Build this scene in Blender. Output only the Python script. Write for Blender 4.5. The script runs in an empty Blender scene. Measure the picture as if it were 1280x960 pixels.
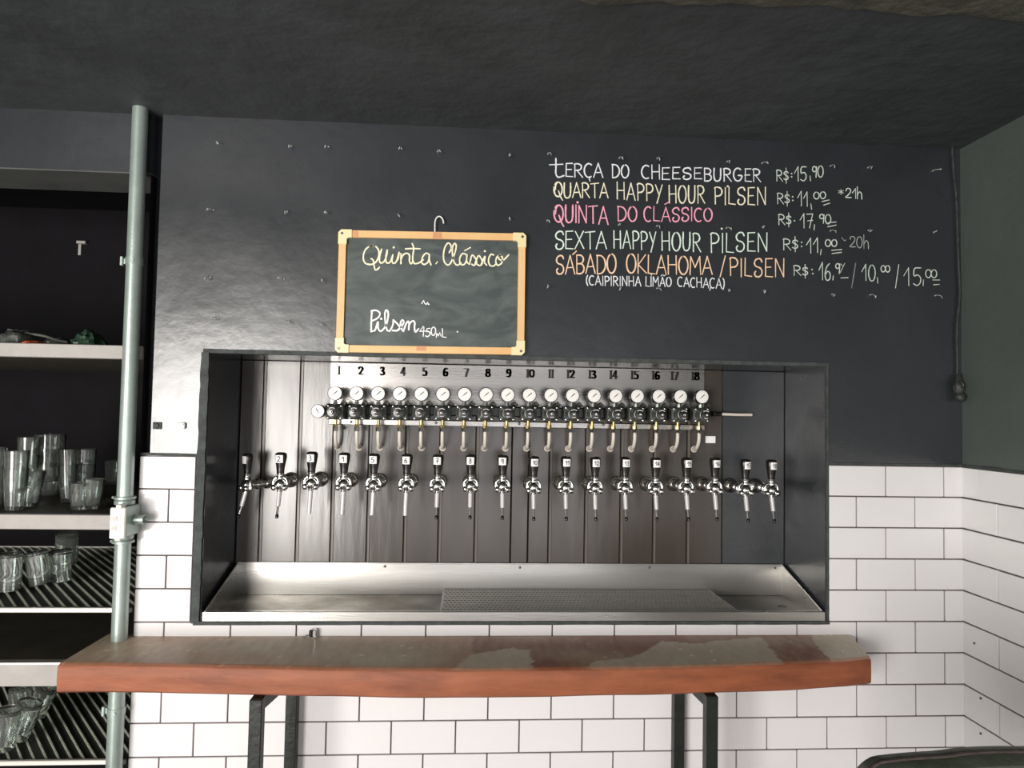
import bpy, math, random
from math import sin, cos, pi, radians
from mathutils import Vector, Matrix
random.seed(7)
scene = bpy.context.scene
COL = scene.collection

# ------------------------------------------------------------------ camera
F = 842.67
YAW, PIT, ROL = .0600, .0389, .0180
CAM = Vector((0, -2.1295, 1.60))
fw = Vector((sin(YAW)*cos(PIT), cos(YAW)*cos(PIT), sin(PIT)))
r0 = Vector((cos(YAW), -sin(YAW), 0)); u0 = r0.cross(fw)
rt = cos(ROL)*r0 + sin(ROL)*u0
upv = -sin(ROL)*r0 + cos(ROL)*u0
cd = bpy.data.cameras.new('camera'); cam = bpy.data.objects.new('camera', cd); COL.objects.link(cam)
cd.sensor_width = 36; cd.lens = F/1280*36; cd.clip_start = .02
M = Matrix((rt, upv, -fw)).transposed().to_4x4(); M.translation = CAM
cam.matrix_world = M
scene.camera = cam

# ------------------------------------------------------------------ light
w = bpy.data.worlds.new('world'); scene.world = w; w.use_nodes = True
bg = w.node_tree.nodes['Background']; bg.inputs[0].default_value = (.82, .91, 1.0, 1); bg.inputs[1].default_value = .38

def area(name, loc, size, target, power, color):
    l = bpy.data.lights.new(name, 'AREA'); l.shape = 'RECTANGLE'; l.size, l.size_y = size
    l.energy = power; l.color = color
    o = bpy.data.objects.new(name, l); COL.objects.link(o); o.location = loc
    o.rotation_euler = (Vector(target)-Vector(loc)).to_track_quat('-Z', 'Y').to_euler()
    return o
# daylight coming in through the open shop front behind the photographer
area('daylight_left_opening', (-2.35, -4.4, 1.12), (1.9, 1.95), (-1.5, 0, 1.15), 300, (1.0, .955, .905))
area('daylight_front_opening', (.6, -4.4, .85), (2.2, 1.5), (.5, 0, 1.0), 30, (1.0, .97, .97))
scene.view_settings.view_transform = 'Standard'
scene.view_settings.look = 'None'
scene.view_settings.gamma = 1
scene.view_settings.exposure = -0.1

# ------------------------------------------------------------------ measuring helpers
def ray(px, py): return fw + rt*((px-640)/F) - upv*((py-480)/F)
def onY(px, py, Y=0.): d = ray(px, py); return CAM + d*((Y-CAM.y)/d.y)
def onX(px, py, X): d = ray(px, py); return CAM + d*((X-CAM.x)/d.x)
def onZ(px, py, Z): d = ray(px, py); return CAM + d*((Z-CAM.z)/d.z)

# ------------------------------------------------------------------ materials
def srgb(c):
    return tuple((x/12.92 if x <= .04045 else ((x+.055)/1.055)**2.4) for x in (v/255 for v in c))
def mat(name, rgb, rough=.5, metal=0., var=0., vscale=6., bump=0., bscale=60., rgb2=None, coat=0., spec=.5, stretch=None, rvar=0.):
    m = bpy.data.materials.new(name); m.use_nodes = True
    nt = m.node_tree; b = nt.nodes['Principled BSDF']; L = nt.links.new
    c = srgb(rgb)
    b.inputs['Base Color'].default_value = (*c, 1); b.inputs['Roughness'].default_value = rough
    b.inputs['Metallic'].default_value = metal; b.inputs['Coat Weight'].default_value = coat
    b.inputs['Specular IOR Level'].default_value = spec
    tc = None
    if var or bump or rgb2 or rvar:
        tc = nt.nodes.new('ShaderNodeTexCoord'); mp = nt.nodes.new('ShaderNodeMapping')
        L(tc.outputs['Object'], mp.inputs[0])
        if stretch: mp.inputs['Scale'].default_value = stretch
    if var or rgb2:
        n = nt.nodes.new('ShaderNodeTexNoise'); n.inputs['Scale'].default_value = vscale; n.inputs['Detail'].default_value = 6
        n.inputs['Roughness'].default_value = .62
        L(mp.outputs[0], n.inputs[0])
        r = nt.nodes.new('ShaderNodeValToRGB')
        c2 = srgb(rgb2) if rgb2 else tuple(min(1, x*(1+var)) for x in c)
        c1 = c if rgb2 else tuple(x*(1-var) for x in c)
        r.color_ramp.elements[0].position = .35; r.color_ramp.elements[1].position = .65
        r.color_ramp.elements[0].color = (*c1, 1); r.color_ramp.elements[1].color = (*c2, 1)
        L(n.outputs[0], r.inputs[0]); L(r.outputs[0], b.inputs['Base Color'])
    if rvar:
        n3 = nt.nodes.new('ShaderNodeTexNoise'); n3.inputs['Scale'].default_value = 3.5; n3.inputs['Detail'].default_value = 5
        L(mp.outputs[0], n3.inputs[0])
        mr = nt.nodes.new('ShaderNodeMapRange'); mr.inputs['From Min'].default_value = .3; mr.inputs['From Max'].default_value = .7
        mr.inputs['To Min'].default_value = rough-rvar; mr.inputs['To Max'].default_value = rough+rvar
        L(n3.outputs[0], mr.inputs[0]); L(mr.outputs[0], b.inputs['Roughness'])
    if bump:
        n2 = nt.nodes.new('ShaderNodeTexNoise'); n2.inputs['Scale'].default_value = bscale; n2.inputs['Detail'].default_value = 5
        L(mp.outputs[0], n2.inputs[0])
        bp = nt.nodes.new('ShaderNodeBump'); bp.inputs['Strength'].default_value = bump; bp.inputs['Distance'].default_value = .01
        L(n2.outputs[0], bp.inputs['Height']); L(bp.outputs[0], b.inputs['Normal'])
    return m
def glassmat(name, rgb=(250, 255, 252), rough=.0):
    m = bpy.data.materials.new(name); m.use_nodes = True; b = m.node_tree.nodes['Principled BSDF']
    b.inputs['Base Color'].default_value = (*srgb(rgb), 1); b.inputs['Transmission Weight'].default_value = 1
    b.inputs['Roughness'].default_value = rough; b.inputs['IOR'].default_value = 1.48; b.inputs['Transmission Weight'].default_value = .965; b.inputs['Coat Weight'].default_value = .5
    return m

M_BLACK = mat('black_wall_paint', (44, 47, 51), .25, var=.12, vscale=3, bump=.08, bscale=22, rvar=.05, spec=.8)
M_CEIL = mat('black_ceiling_paint', (58, 62, 64), .62, var=.18, vscale=4, bump=.8, bscale=14)
M_RWALL = mat('black_side_wall_painted_daylight', (80, 88, 84), .55, var=.08, vscale=2.5, bump=.15, bscale=25)  # black wall; daylight falling on this side is painted in as lighter grey
M_RECESS = mat('black_recess_paint', (15, 13, 17), .85, var=.2, vscale=5, bump=.1, spec=.2)
M_CONC = mat('bare_concrete', (96, 96, 84), .85, var=.3, vscale=9, bump=.9, bscale=26)
M_TILE = mat('white_glazed_ceramic', (222, 220, 221), .14, var=.02, vscale=2, bump=.02, bscale=8)
M_TILE2 = mat('white_glazed_ceramic_side', (226, 225, 224), .16, var=.02, vscale=2, bump=.02, bscale=8)
M_GROUT = mat('dark_grey_grout', (92, 84, 84), .9, var=.2, vscale=30)
M_EDGE = mat('chipped_plaster_edge', (62, 67, 66), .8, var=.3, vscale=40, bump=.5, bscale=50)
M_PLANK = mat('glossy_black_lining', (62, 55, 49), .24, spec=.65, var=.1, vscale=3, bump=.06, bscale=12, stretch=(3, 3, .5), rvar=.05)
M_BEAD = mat('joint_bead_painted_highlight', (98, 92, 86), .3)  # highlight beside each plank joint, painted in as a lighter tone
M_BASIN = mat('satin_basin_steel', (184, 182, 178), .30, .9, var=.06, vscale=3, bump=.03, bscale=90, stretch=(.2, 1, 3), rvar=.06)
M_STEEL = mat('brushed_stainless', (158, 155, 152), .27, 1, var=.06, vscale=3, bump=.03, bscale=90, stretch=(.2, 1, 3), rvar=.06)
M_STEELD = mat('stained_shaded_stainless', (142, 138, 128), .34, .75, vscale=7, rgb2=(104, 94, 78), bump=.05, bscale=20, rvar=.1)
M_GRILL = mat('dull_grille_steel', (180, 178, 173), .36, .7, rvar=.05)
M_CHROME = mat('chrome', (232, 232, 230), .16, 1)
M_CHROMEW = mat('chrome_spout_painted_highlight', (240, 238, 238), .3, .45)  # bright highlight on the chrome spouts is put into the base colour
M_DARKMET = mat('dark_cast_metal', (128, 132, 128), .42, .8, var=.2, vscale=60, bump=.15, bscale=80)
M_BLACKPL = mat('black_plastic', (24, 22, 22), .25)
M_BRASS = mat('brass', (186, 168, 118), .38, 1)
M_NUT = mat('dull_zinc', (112, 110, 106), .42, .9)
M_DIAL = mat('white_dial', (240, 238, 234), .4)
M_INK = mat('black_ink', (16, 14, 14), .6)
M_HOSE = mat('milky_white_hose', (216, 208, 198), .3)
M_STICK = mat('white_sticker', (246, 244, 244), .5)
M_PIPE = mat('galvanised_green_grey', (164, 178, 172), .34, .5, var=.08, vscale=12, bump=.05)
M_BOXW = mat('white_cast_box', (216, 216, 208), .4, .15, var=.05)
M_SHELF = mat('painted_grey_shelf', (160, 156, 152), .55, var=.1, vscale=8, bump=.08)
M_SHELFT = mat('dark_shelf_top', (70, 66, 58), .6, var=.2, vscale=9)
M_MAT = mat('dark_rubber_mat', (30, 35, 28), .5, var=.2)
M_MATL = mat('worn_rubber_ridge', (188, 194, 178), .35, var=.2, vscale=40)
M_RIM = mat('pale_metal_rim', (222, 220, 212), .35, .3)
M_GLASS = glassmat('clear_glass')
M_GREENGL = glassmat('greenish_glass', (205, 238, 220))
M_LEGS = mat('black_steel_tube', (34, 38, 36), .45, .3, var=.15, vscale=30, bump=.2, bscale=50)
M_WOODF = mat('varnished_red_brown_wood', (150, 84, 52), .6, rgb2=(120, 64, 38), vscale=5, bump=.12, bscale=16, stretch=(1, 3, 5))
M_PINE = mat('pale_pine', (232, 192, 136), .5, rgb2=(222, 176, 118), vscale=5, stretch=(1, 1, 1), bump=.05)
M_KNOT = mat('reddish_knot', (206, 148, 104), .55)
M_CREAM = mat('cream_plastic', (234, 220, 172), .35)
M_WHITEPL = mat('white_plastic', (235, 235, 232), .3)
M_LEATHER = mat('worn_dark_green_leather', (46, 54, 42), .5, rgb2=(62, 66, 56), vscale=10, bump=.5, bscale=30)
M_LEATHERE = mat('scuffed_leather_piping', (72, 62, 58), .6, rgb2=(50, 40, 38), vscale=30, bump=.6, bscale=40)
M_CABLE = mat('black_painted_cable', (48, 52, 50), .5, var=.4, vscale=50, bump=.3)
M_FLOOR = mat('grey_cement_floor', (128, 122, 116), .5, var=.12, vscale=3, bump=.05)
M_ORANGE = mat('orange_plastic', (206, 100, 66), .5, var=.1)
M_BAG = mat('crumpled_dark_film', (84, 88, 84), .3, var=.3, vscale=20, bump=.6, bscale=30)
M_BAGG = mat('crumpled_green_film', (50, 74, 58), .35, var=.3, vscale=20, bump=.6, bscale=30)
def chalk(name, rgb): return mat(name, rgb, .95, var=.12, vscale=120)
C_WHITE = chalk('white_chalk', (226, 228, 232)); C_CREAM = chalk('cream_chalk', (234, 228, 202)); C_PINK = chalk('pink_chalk', (240, 164, 188))
C_PALE = chalk('pale_green_chalk', (214, 230, 218)); C_ORNG = chalk('orange_chalk', (240, 204, 172)); C_PRICE = chalk('grey_white_chalk', (200, 210, 200))
C_DIM = chalk('faint_chalk', (130, 134, 134)); C_BOARD = chalk('yellowish_chalk', (238, 232, 200)); C_BOARDW = chalk('bright_white_chalk', (244, 244, 244))

# basin floor: brown stain at the right end, painted shade under the grille
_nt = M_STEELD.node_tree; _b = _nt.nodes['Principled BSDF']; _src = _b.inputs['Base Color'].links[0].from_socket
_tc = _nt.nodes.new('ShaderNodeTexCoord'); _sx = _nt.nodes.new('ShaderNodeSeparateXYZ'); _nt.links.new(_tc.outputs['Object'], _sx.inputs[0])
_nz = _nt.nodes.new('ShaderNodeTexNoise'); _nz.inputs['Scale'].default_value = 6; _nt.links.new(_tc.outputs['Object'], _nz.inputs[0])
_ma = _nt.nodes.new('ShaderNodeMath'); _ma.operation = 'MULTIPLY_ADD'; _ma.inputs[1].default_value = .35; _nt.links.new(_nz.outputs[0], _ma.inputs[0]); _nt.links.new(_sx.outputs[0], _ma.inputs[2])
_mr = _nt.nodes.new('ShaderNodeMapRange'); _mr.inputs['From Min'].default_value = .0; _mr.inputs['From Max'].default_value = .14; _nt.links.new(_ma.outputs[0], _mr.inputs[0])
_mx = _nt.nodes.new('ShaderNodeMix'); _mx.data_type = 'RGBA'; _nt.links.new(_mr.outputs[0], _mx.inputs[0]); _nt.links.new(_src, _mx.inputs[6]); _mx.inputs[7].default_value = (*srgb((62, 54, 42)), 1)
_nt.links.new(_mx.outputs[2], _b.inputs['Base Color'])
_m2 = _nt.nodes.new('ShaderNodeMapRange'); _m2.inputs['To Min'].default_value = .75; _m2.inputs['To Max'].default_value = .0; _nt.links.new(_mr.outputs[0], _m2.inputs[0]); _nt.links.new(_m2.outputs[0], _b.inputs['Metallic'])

# chalkboard with rubbed-out smears (real chalk dust)
def board_mat():
    m = bpy.data.materials.new('smeared_blackboard'); m.use_nodes = True; nt = m.node_tree; L = nt.links.new
    b = nt.nodes['Principled BSDF']; b.inputs['Roughness'].default_value = .5
    tc = nt.nodes.new('ShaderNodeTexCoord'); mp = nt.nodes.new('ShaderNodeMapping'); mp.inputs['Scale'].default_value = (3, 1, 6)
    n = nt.nodes.new('ShaderNodeTexNoise'); n.inputs['Scale'].default_value = 2.2; n.inputs['Detail'].default_value = 8; n.inputs['Distortion'].default_value = 1.5
    L(tc.outputs['Object'], mp.inputs[0]); L(mp.outputs[0], n.inputs[0])
    r = nt.nodes.new('ShaderNodeValToRGB'); e = r.color_ramp.elements
    e[0].position = .40; e[0].color = (*srgb((56, 66, 66)), 1); e[1].position = .85; e[1].color = (*srgb((98, 106, 104)), 1)
    L(n.outputs[0], r.inputs[0]); L(r.outputs[0], b.inputs['Base Color'])
    return m
M_BOARD = board_mat()
def counter_top_mat():
    m = bpy.data.materials.new('worn_counter_top'); m.use_nodes = True; nt = m.node_tree; L = nt.links.new
    b = nt.nodes['Principled BSDF']; b.inputs['Roughness'].default_value = .45
    a = nt.nodes.new('ShaderNodeAttribute'); a.attribute_name = 'wear'
    tc = nt.nodes.new('ShaderNodeTexCoord'); mp = nt.nodes.new('ShaderNodeMapping'); mp.inputs['Scale'].default_value = (2.5, 1, 1)
    n = nt.nodes.new('ShaderNodeTexNoise'); n.inputs['Scale'].default_value = 16; n.inputs['Detail'].default_value = 8; n.inputs['Roughness'].default_value = .7
    L(tc.outputs['Object'], mp.inputs[0]); L(mp.outputs[0], n.inputs[0])
    mx = nt.nodes.new('ShaderNodeMix'); mx.data_type = 'RGBA'; mx.blend_type = 'OVERLAY'; mx.inputs[0].default_value = .35
    L(a.outputs['Color'], mx.inputs[6]); L(n.outputs[0], mx.inputs[7]); L(mx.outputs[2], b.inputs['Base Color'])
    bp = nt.nodes.new('ShaderNodeBump'); bp.inputs['Strength'].default_value = .25; bp.inputs['Distance'].default_value = .004
    L(n.outputs[0], bp.inputs['Height']); L(bp.outputs[0], b.inputs['Normal'])
    return m
M_WOODT = counter_top_mat()

# ------------------------------------------------------------------ mesh builder
def frame_from(d):
    d = d.normalized(); a = Vector((0, 0, 1)) if abs(d.z) < .9 else Vector((1, 0, 0))
    x = d.cross(a).normalized(); y = d.cross(x).normalized(); return x, y
class MB:
    def __init__(s): s.v = []; s.f = []; s.m = []; s.s = []
    def add(s, vs, fs, m=0, smooth=False):
        o = len(s.v); s.v += [tuple(v) for v in vs]
        for f in fs: s.f.append(tuple(i+o for i in f)); s.m.append(m); s.s.append(smooth)
        return s
    def box(s, a, b, m=0, bev=0.):
        x0, y0, z0 = a; x1, y1, z1 = b
        if not bev:
            vs = [(x, y, z) for z in (z0, z1) for y in (y0, y1) for x in (x0, x1)]
            return s.add(vs, [(0, 2, 3, 1), (4, 5, 7, 6), (0, 1, 5, 4), (2, 6, 7, 3), (0, 4, 6, 2), (1, 3, 7, 5)], m)
        vs = []; 
        for z in (0, 1):
            for y in (0, 1):
                for x in (0, 1):
                    P = [(x0, x1)[x], (y0, y1)[y], (z0, z1)[z]]; I = [bev*(1-2*x), bev*(1-2*y), bev*(1-2*z)]
                    for k in range(3):   # vertex lying on face with normal axis k
                        q = [P[i]+(0 if i == k else I[i]) for i in range(3)]; vs.append(q)
        def V(x, y, z, k): return (z*4+y*2+x)*3+k
        fs = [(V(0,0,0,2),V(0,1,0,2),V(1,1,0,2),V(1,0,0,2)), (V(0,0,1,2),V(1,0,1,2),V(1,1,1,2),V(0,1,1,2)),
              (V(0,0,0,1),V(1,0,0,1),V(1,0,1,1),V(0,0,1,1)), (V(0,1,0,1),V(0,1,1,1),V(1,1,1,1),V(1,1,0,1)),
              (V(0,0,0,0),V(0,0,1,0),V(0,1,1,0),V(0,1,0,0)), (V(1,0,0,0),V(1,1,0,0),V(1,1,1,0),V(1,0,1,0))]
        for a_, b_ in ((0, 1), (0, 2), (1, 2)):      # edges between faces with normals a_ and b_, running along c
            c = 3-a_-b_
            for i in (0, 1):
                for j in (0, 1):
                    def W(t, k):
                        q = [0, 0, 0]; q[a_] = i; q[b_] = j; q[c] = t; return V(*q, k)
                    fs.append((W(0, a_), W(1, a_), W(1, b_), W(0, b_)))
        for z in (0, 1):
            for y in (0, 1):
                for x in (0, 1): fs.append((V(x,y,z,0), V(x,y,z,1), V(x,y,z,2)))
        return s.add(vs, fs, m)
    def cyl(s, p, q, r, r2=None, n=16, m=0, caps=True, smooth=True):
        p, q = Vector(p), Vector(q); r2 = r if r2 is None else r2; x, y = frame_from(q-p)
        vs = [p+(x*cos(2*pi*i/n)+y*sin(2*pi*i/n))*r for i in range(n)]+[q+(x*cos(2*pi*i/n)+y*sin(2*pi*i/n))*r2 for i in range(n)]
        s.add(vs, [(i, (i+1) % n, n+(i+1) % n, n+i) for i in range(n)], m, smooth)
        if caps:
            s.add(vs[:n], [tuple(range(n))[::-1]], m); s.add(vs[n:], [tuple(range(n))], m)
        return s
    def lathe(s, prof, base=(0, 0, 0), axis=(0, 0, 1), n=20, m=0, smooth=True, sx=1., sy=1.):
        base = Vector(base); ax = Vector(axis).normalized(); x, y = frame_from(ax); vs = []
        if abs(ax.z) > .99: x, y = Vector((1, 0, 0)), Vector((0, 1, 0))
        for r, h in prof:
            for i in range(n): vs.append(base+ax*h+x*(r*sx*cos(2*pi*i/n))+y*(r*sy*sin(2*pi*i/n)))
        fs = []
        for k in range(len(prof)-1):
            for i in range(n): fs.append((k*n+i, k*n+(i+1) % n, (k+1)*n+(i+1) % n, (k+1)*n+i))
        return s.add(vs, fs, m, smooth)
    def sphere(s, c, r, n=14, m=0, sc=(1, 1, 1)):
        c = Vector(c); k = n//2; vs = []; 
        for j in range(k+1):
            t = pi*j/k
            for i in range(n): vs.append(c+Vector((sin(t)*cos(2*pi*i/n)*sc[0], sin(t)*sin(2*pi*i/n)*sc[1], cos(t)*sc[2]))*r)
        fs = [(j*n+i, (j+1)*n+i, (j+1)*n+(i+1) % n, j*n+(i+1) % n) for j in range(k) for i in range(n)]
        return s.add(vs, fs, m, True)
    def tube(s, pts, r, n=10, m=0, rs=None):
        pts = [Vector(p) for p in pts]; vs = []; N = len(pts); px = None
        for i, p in enumerate(pts):
            d = (pts[min(i+1, N-1)]-pts[max(i-1, 0)]).normalized()
            if px is None: x, y = frame_from(d)
            else:
                x = (px-d*px.dot(d)).normalized(); y = d.cross(x)
            px = x; R = rs[i] if rs else r
            vs += [p+(x*cos(2*pi*k/n)+y*sin(2*pi*k/n))*R for k in range(n)]
        s.add(vs, [(i*n+k, i*n+(k+1) % n, (i+1)*n+(k+1) % n, (i+1)*n+k) for i in range(N-1) for k in range(n)], m, True)
        s.add(vs[:n], [tuple(range(n))[::-1]], m); s.add(vs[-n:], [tuple(range(n))], m)
        return s
    def prism(s, poly, y0, y1, m=0):   # polygon in XZ extruded along Y
        n = len(poly); vs = [(x, y0, z) for x, z in poly]+[(x, y1, z) for x, z in poly]
        s.add(vs, [tuple(range(n)), tuple(range(n, 2*n))[::-1]]+[(i, n+i, n+(i+1) % n, (i+1) % n) for i in range(n)], m)
        return s
    def mesh(s, name, mats):
        me = bpy.data.meshes.new(name); me.from_pydata(s.v, [], s.f)
        for mm in (mats if isinstance(mats, (list, tuple)) else [mats]): me.materials.append(mm)
        me.polygons.foreach_set('material_index', s.m); me.polygons.foreach_set('use_smooth', s.s)
        me.validate(); me.update(); me.set_sharp_from_angle(angle=radians(42)); return me
    def build(s, name, mats, parent=None, **k):
        o = bpy.data.objects.new(name, s.mesh(name, mats)); COL.objects.link(o)
        if parent is not None: o.parent = parent
        for a, b in k.items(): o[a] = b
        return o
def thing(name, label, cat, loc=(0, 0, 0), rz=0, group=None):
    o = bpy.data.objects.new(name, None); COL.objects.link(o); o.location = loc; o.rotation_euler = (0, 0, rz)
    o.empty_display_size = .05; o['label'] = label; o['category'] = cat
    if group: o['group'] = group
    return o
def tag(o, label, cat, group=None):
    o['label'] = label; o['category'] = cat
    if group: o['group'] = group
    return o
def struct(o, label=None):
    o['kind'] = 'structure'
    if label: o['label'] = label
    return o
def inst(name, me, parent, loc=(0, 0, 0), **k):
    o = bpy.data.objects.new(name, me); COL.objects.link(o); o.location = loc
    if parent is not None: o.parent = parent
    for a, b in k.items(): o[a] = b
    return o
def catmull(pts, k=5):
    P = [Vector(p) for p in pts]
    if len(P) < 3: return P
    Q = [P[0]*2-P[1]]+P+[P[-1]*2-P[-2]]; out = []
    for i in range(1, len(Q)-2):
        a, b, c, d = Q[i-1:i+3]
        for j in range(k):
            t = j/k; out.append(.5*((2*b)+(c-a)*t+(2*a-5*b+4*c-d)*t*t+(3*b-a-3*c+d)*t**3))
    out.append(P[-1]); return out
# flat chalk strokes: pts are (X,Z) on a plane at depth Y
def ribbon(mb, pts, wd, Y, jitter=.18, m=0):
    Y = Y-.00002*(len(mb.v) % 997)/10
    P = [Vector(p) for p in pts]
    if len(P) == 1:
        c = P[0]; n = 8; mb.add([(c.x+cos(i*pi/4)*wd*.75, Y, c.y+sin(i*pi/4)*wd*.75) for i in range(n)], [tuple(range(n))], m); return
    for i_ in range(1, len(P)-1):      # break the stroke at sharp corners so it keeps its width
        d1, d2 = P[i_]-P[i_-1], P[i_+1]-P[i_]
        if d1.length > 1e-6 and d2.length > 1e-6 and d1.normalized().dot(d2.normalized()) < .45:
            ribbon(mb, P[:i_+1], wd, Y, jitter, m); ribbon(mb, P[i_:], wd, Y, jitter, m); return
    vs = []; N = len(P)
    e0 = (P[0]-P[1]).normalized()*wd*.35; e1 = (P[-1]-P[-2]).normalized()*wd*.35
    P = [P[0]+e0]+P[1:-1]+[P[-1]+e1]
    for i, p in enumerate(P):
        d = (P[min(i+1, N-1)]-P[max(i-1, 0)])
        if d.length < 1e-7: d = Vector((1, 0))
        d.normalize(); nrm = Vector((-d.y, d.x)); h = wd/2*(1+random.uniform(-jitter, jitter))*(.75 if i in (0, N-1) else 1)
        a = p+nrm*h; b = p-nrm*h; vs += [(a.x, Y, a.y), (b.x, Y, b.y)]
    mb.add(vs, [(2*i, 2*i+1, 2*i+3, 2*i+2) for i in range(N-1)], m)
def nib(mb, pts, wn, th, Y, m=0):    # broad-nib strokes: thick verticals, hairline horizontals
    P = [Vector(p) for p in pts]
    for a, b in zip(P[:-1], P[1:]):
        lo, hi = (a, b)
        q = [(a.x-wn/2, a.y-th/2), (a.x+wn/2, a.y-th/2), (a.x+wn/2, a.y+th/2), (a.x-wn/2, a.y+th/2)]
        r = [(b.x-wn/2, b.y-th/2), (b.x+wn/2, b.y-th/2), (b.x+wn/2, b.y+th/2), (b.x-wn/2, b.y+th/2)]
        pts_ = sorted(set(q+r))
        def cr(o, a, b): return (a[0]-o[0])*(b[1]-o[1])-(a[1]-o[1])*(b[0]-o[0])
        lo_ = []
        for p in pts_:
            while len(lo_) > 1 and cr(lo_[-2], lo_[-1], p) <= 0: lo_.pop()
            lo_.append(p)
        up_ = []
        for p in reversed(pts_):
            while len(up_) > 1 and cr(up_[-2], up_[-1], p) <= 0: up_.pop()
            up_.append(p)
        h = lo_[:-1]+up_[:-1]
        mb.add([(x, Y, z) for x, z in h], [tuple(range(len(h)))], m)

# ------------------------------------------------------------------ stroke lettering (x to the right 0..w, y up 0..1)
def arc(cx, cy, rx, ry, a0, a1, n=14): return [(cx+rx*cos(radians(a0+(a1-a0)*i/n)), cy+ry*sin(radians(a0+(a1-a0)*i/n))) for i in range(n+1)]
G = {
 'A': (.85, [[(0, 0), (.42, 1), (.85, 0)], [(.14, .34), (.7, .36)]]),
 'B': (.72, [[(.05, 0), (.04, 1)], [(.04, 1)]+arc(.3, .76, .34, .23, 80, -90)+[(.1, .53)], [(.1, .53)]+arc(.32, .27, .38, .27, 85, -90)+[(.05, 0)]]),
 'C': (.72, [arc(.42, .5, .42, .5, 55, 300, 18)]),
 'D': (.8, [[(.06, 0), (.05, 1)], [(.0, .98), (.2, .98)]+arc(.25, .5, .55, .48, 80, -80)+[(.06, .01)]]),
 'E': (.66, [[(.62, 1), (.06, .98), (.04, .02), (.64, 0)], [(.06, .52), (.52, .54)]]),
 'G': (.85, [arc(.42, .5, .42, .5, 50, 330, 18)+[(.82, .42), (.45, .44)]]),
 'H': (.8, [[(.05, 0), (.03, 1)], [(.75, 0), (.72, 1)], [(.05, .5), (.74, .52)]]),
 'I': (.16, [[(.08, 0), (.08, 1)]]),
 'K': (.75, [[(.05, 0), (.05, 1)], [(.68, .98), (.07, .45), (.75, .02)]]),
 'L': (.6, [[(.05, 1), (.03, .04), (.6, .0)]]),
 'M': (.95, [[(.02, 0), (.08, .98), (.45, .4), (.85, 1), (.93, 0)]]),
 'N': (.8, [[(.05, 0), (.05, .98), (.72, .02), (.74, 1)]]),
 'O': (.82, [arc(.41, .5, .4, .5, 95, 460, 22)]),
 'P': (.7, [[(.08, 0), (.05, .98)], [(0, .93), (.15, 1)]+arc(.3, .73, .38, .26, 85, -100)+[(.1, .44)]]),
 'Q': (.92, [arc(.46, .52, .42, .48, 160, 500, 22), [(.18, .5), (.22, .8), (.4, .98)], [(.5, .42), (.72, .02), (.92, -.2)]]),
 'R': (.78, [[(.06, 0), (.05, .98)], [(0, .95), (.15, 1)]+arc(.3, .75, .36, .24, 85, -95)+[(.1, .5)], [(.25, .5), (.76, .0)]]),
 'S': (.72, [[(.68, .82), (.58, .97), (.36, 1), (.12, .9), (.05, .72), (.2, .57), (.5, .5), (.68, .34), (.64, .12), (.4, 0), (.14, .04), (.06, .2), (.16, .3)]]),
 'T': (.8, [[(.42, 0), (.4, .98)], [(.0, .94), (.8, 1)]]),
 'U': (.78, [[(.06, 1), (.04, .4), (.14, .08), (.38, 0), (.62, .12), (.7, .45), (.7, 1)]]),
 'X': (.75, [[(.02, 0), (.72, 1)], [(.06, .98), (.75, .03)]]),
 'Y': (.75, [[(.05, .98), (.38, .45)], [(.72, 1), (.2, -.1)]]),
 '/': (.4, [[(0, 0), (.4, 1)]]), '(': (.22, [[(.2, 1.05), (.04, .75), (.02, .35), (.2, -.05)]]), ')': (.22, [[(.02, 1.05), (.2, .75), (.2, .3), (.04, -.08)]]),
 '0': (.62, [arc(.31, .5, .3, .5, 95, 455, 20)]),
 '1': (.42, [[(.0, .55), (.36, 1), (.38, 0)]]),
 '2': (.65, [[(.05, .72), (.1, .92), (.32, 1), (.56, .88), (.55, .62), (.3, .3), (.02, .03), (.66, .05)]]),
 '3': (.6, [[(.05, .95), (.35, 1), (.55, .82), (.45, .6), (.22, .53), (.5, .48), (.58, .22), (.35, 0), (.04, .08)]]),
 '4': (.65, [[(.42, 0), (.45, 1), (.02, .33), (.65, .35)]]),
 '5': (.62, [[(.6, 1), (.12, .96), (.08, .55), (.36, .6), (.58, .42), (.54, .14), (.3, 0), (.04, .1)]]),
 '6': (.6, [[(.5, .97), (.22, .78), (.05, .4), (.12, .08), (.34, 0), (.56, .14), (.54, .42), (.3, .52), (.08, .32)]]),
 '7': (.62, [[(.02, .96), (.6, 1), (.3, 0)], [(.12, .5), (.6, .54)]]),
 '8': (.6, [[(.5, .85), (.3, 1), (.1, .82), (.2, .62), (.5, .38), (.52, .12), (.3, 0), (.08, .14), (.12, .4), (.44, .62), (.5, .85)]]),
 '9': (.55, [[(.48, .78), (.3, .98), (.08, .88), (.06, .62), (.25, .5), (.46, .64), (.5, .95), (.48, .5), (.44, 0)]]),
 '$': (.6, [[(.56, .76), (.4, .88), (.12, .8), (.1, .62), (.5, .44), (.54, .24), (.32, .1), (.04, .2)], [(.3, 1.18), (.32, -.2)]]),
 'h': (.6, [[(.04, 1.2), (.06, 0)], [(.06, .4), (.28, .68), (.5, .55), (.56, 0)]]),
 '*': (.5, [[(.25, .1), (.25, .9)], [(.0, .3), (.5, .7)], [(0, .72), (.5, .28)]]),
 ' ': (.45, []),
}
CURVY = set('CGSU2356890$h()')
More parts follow.
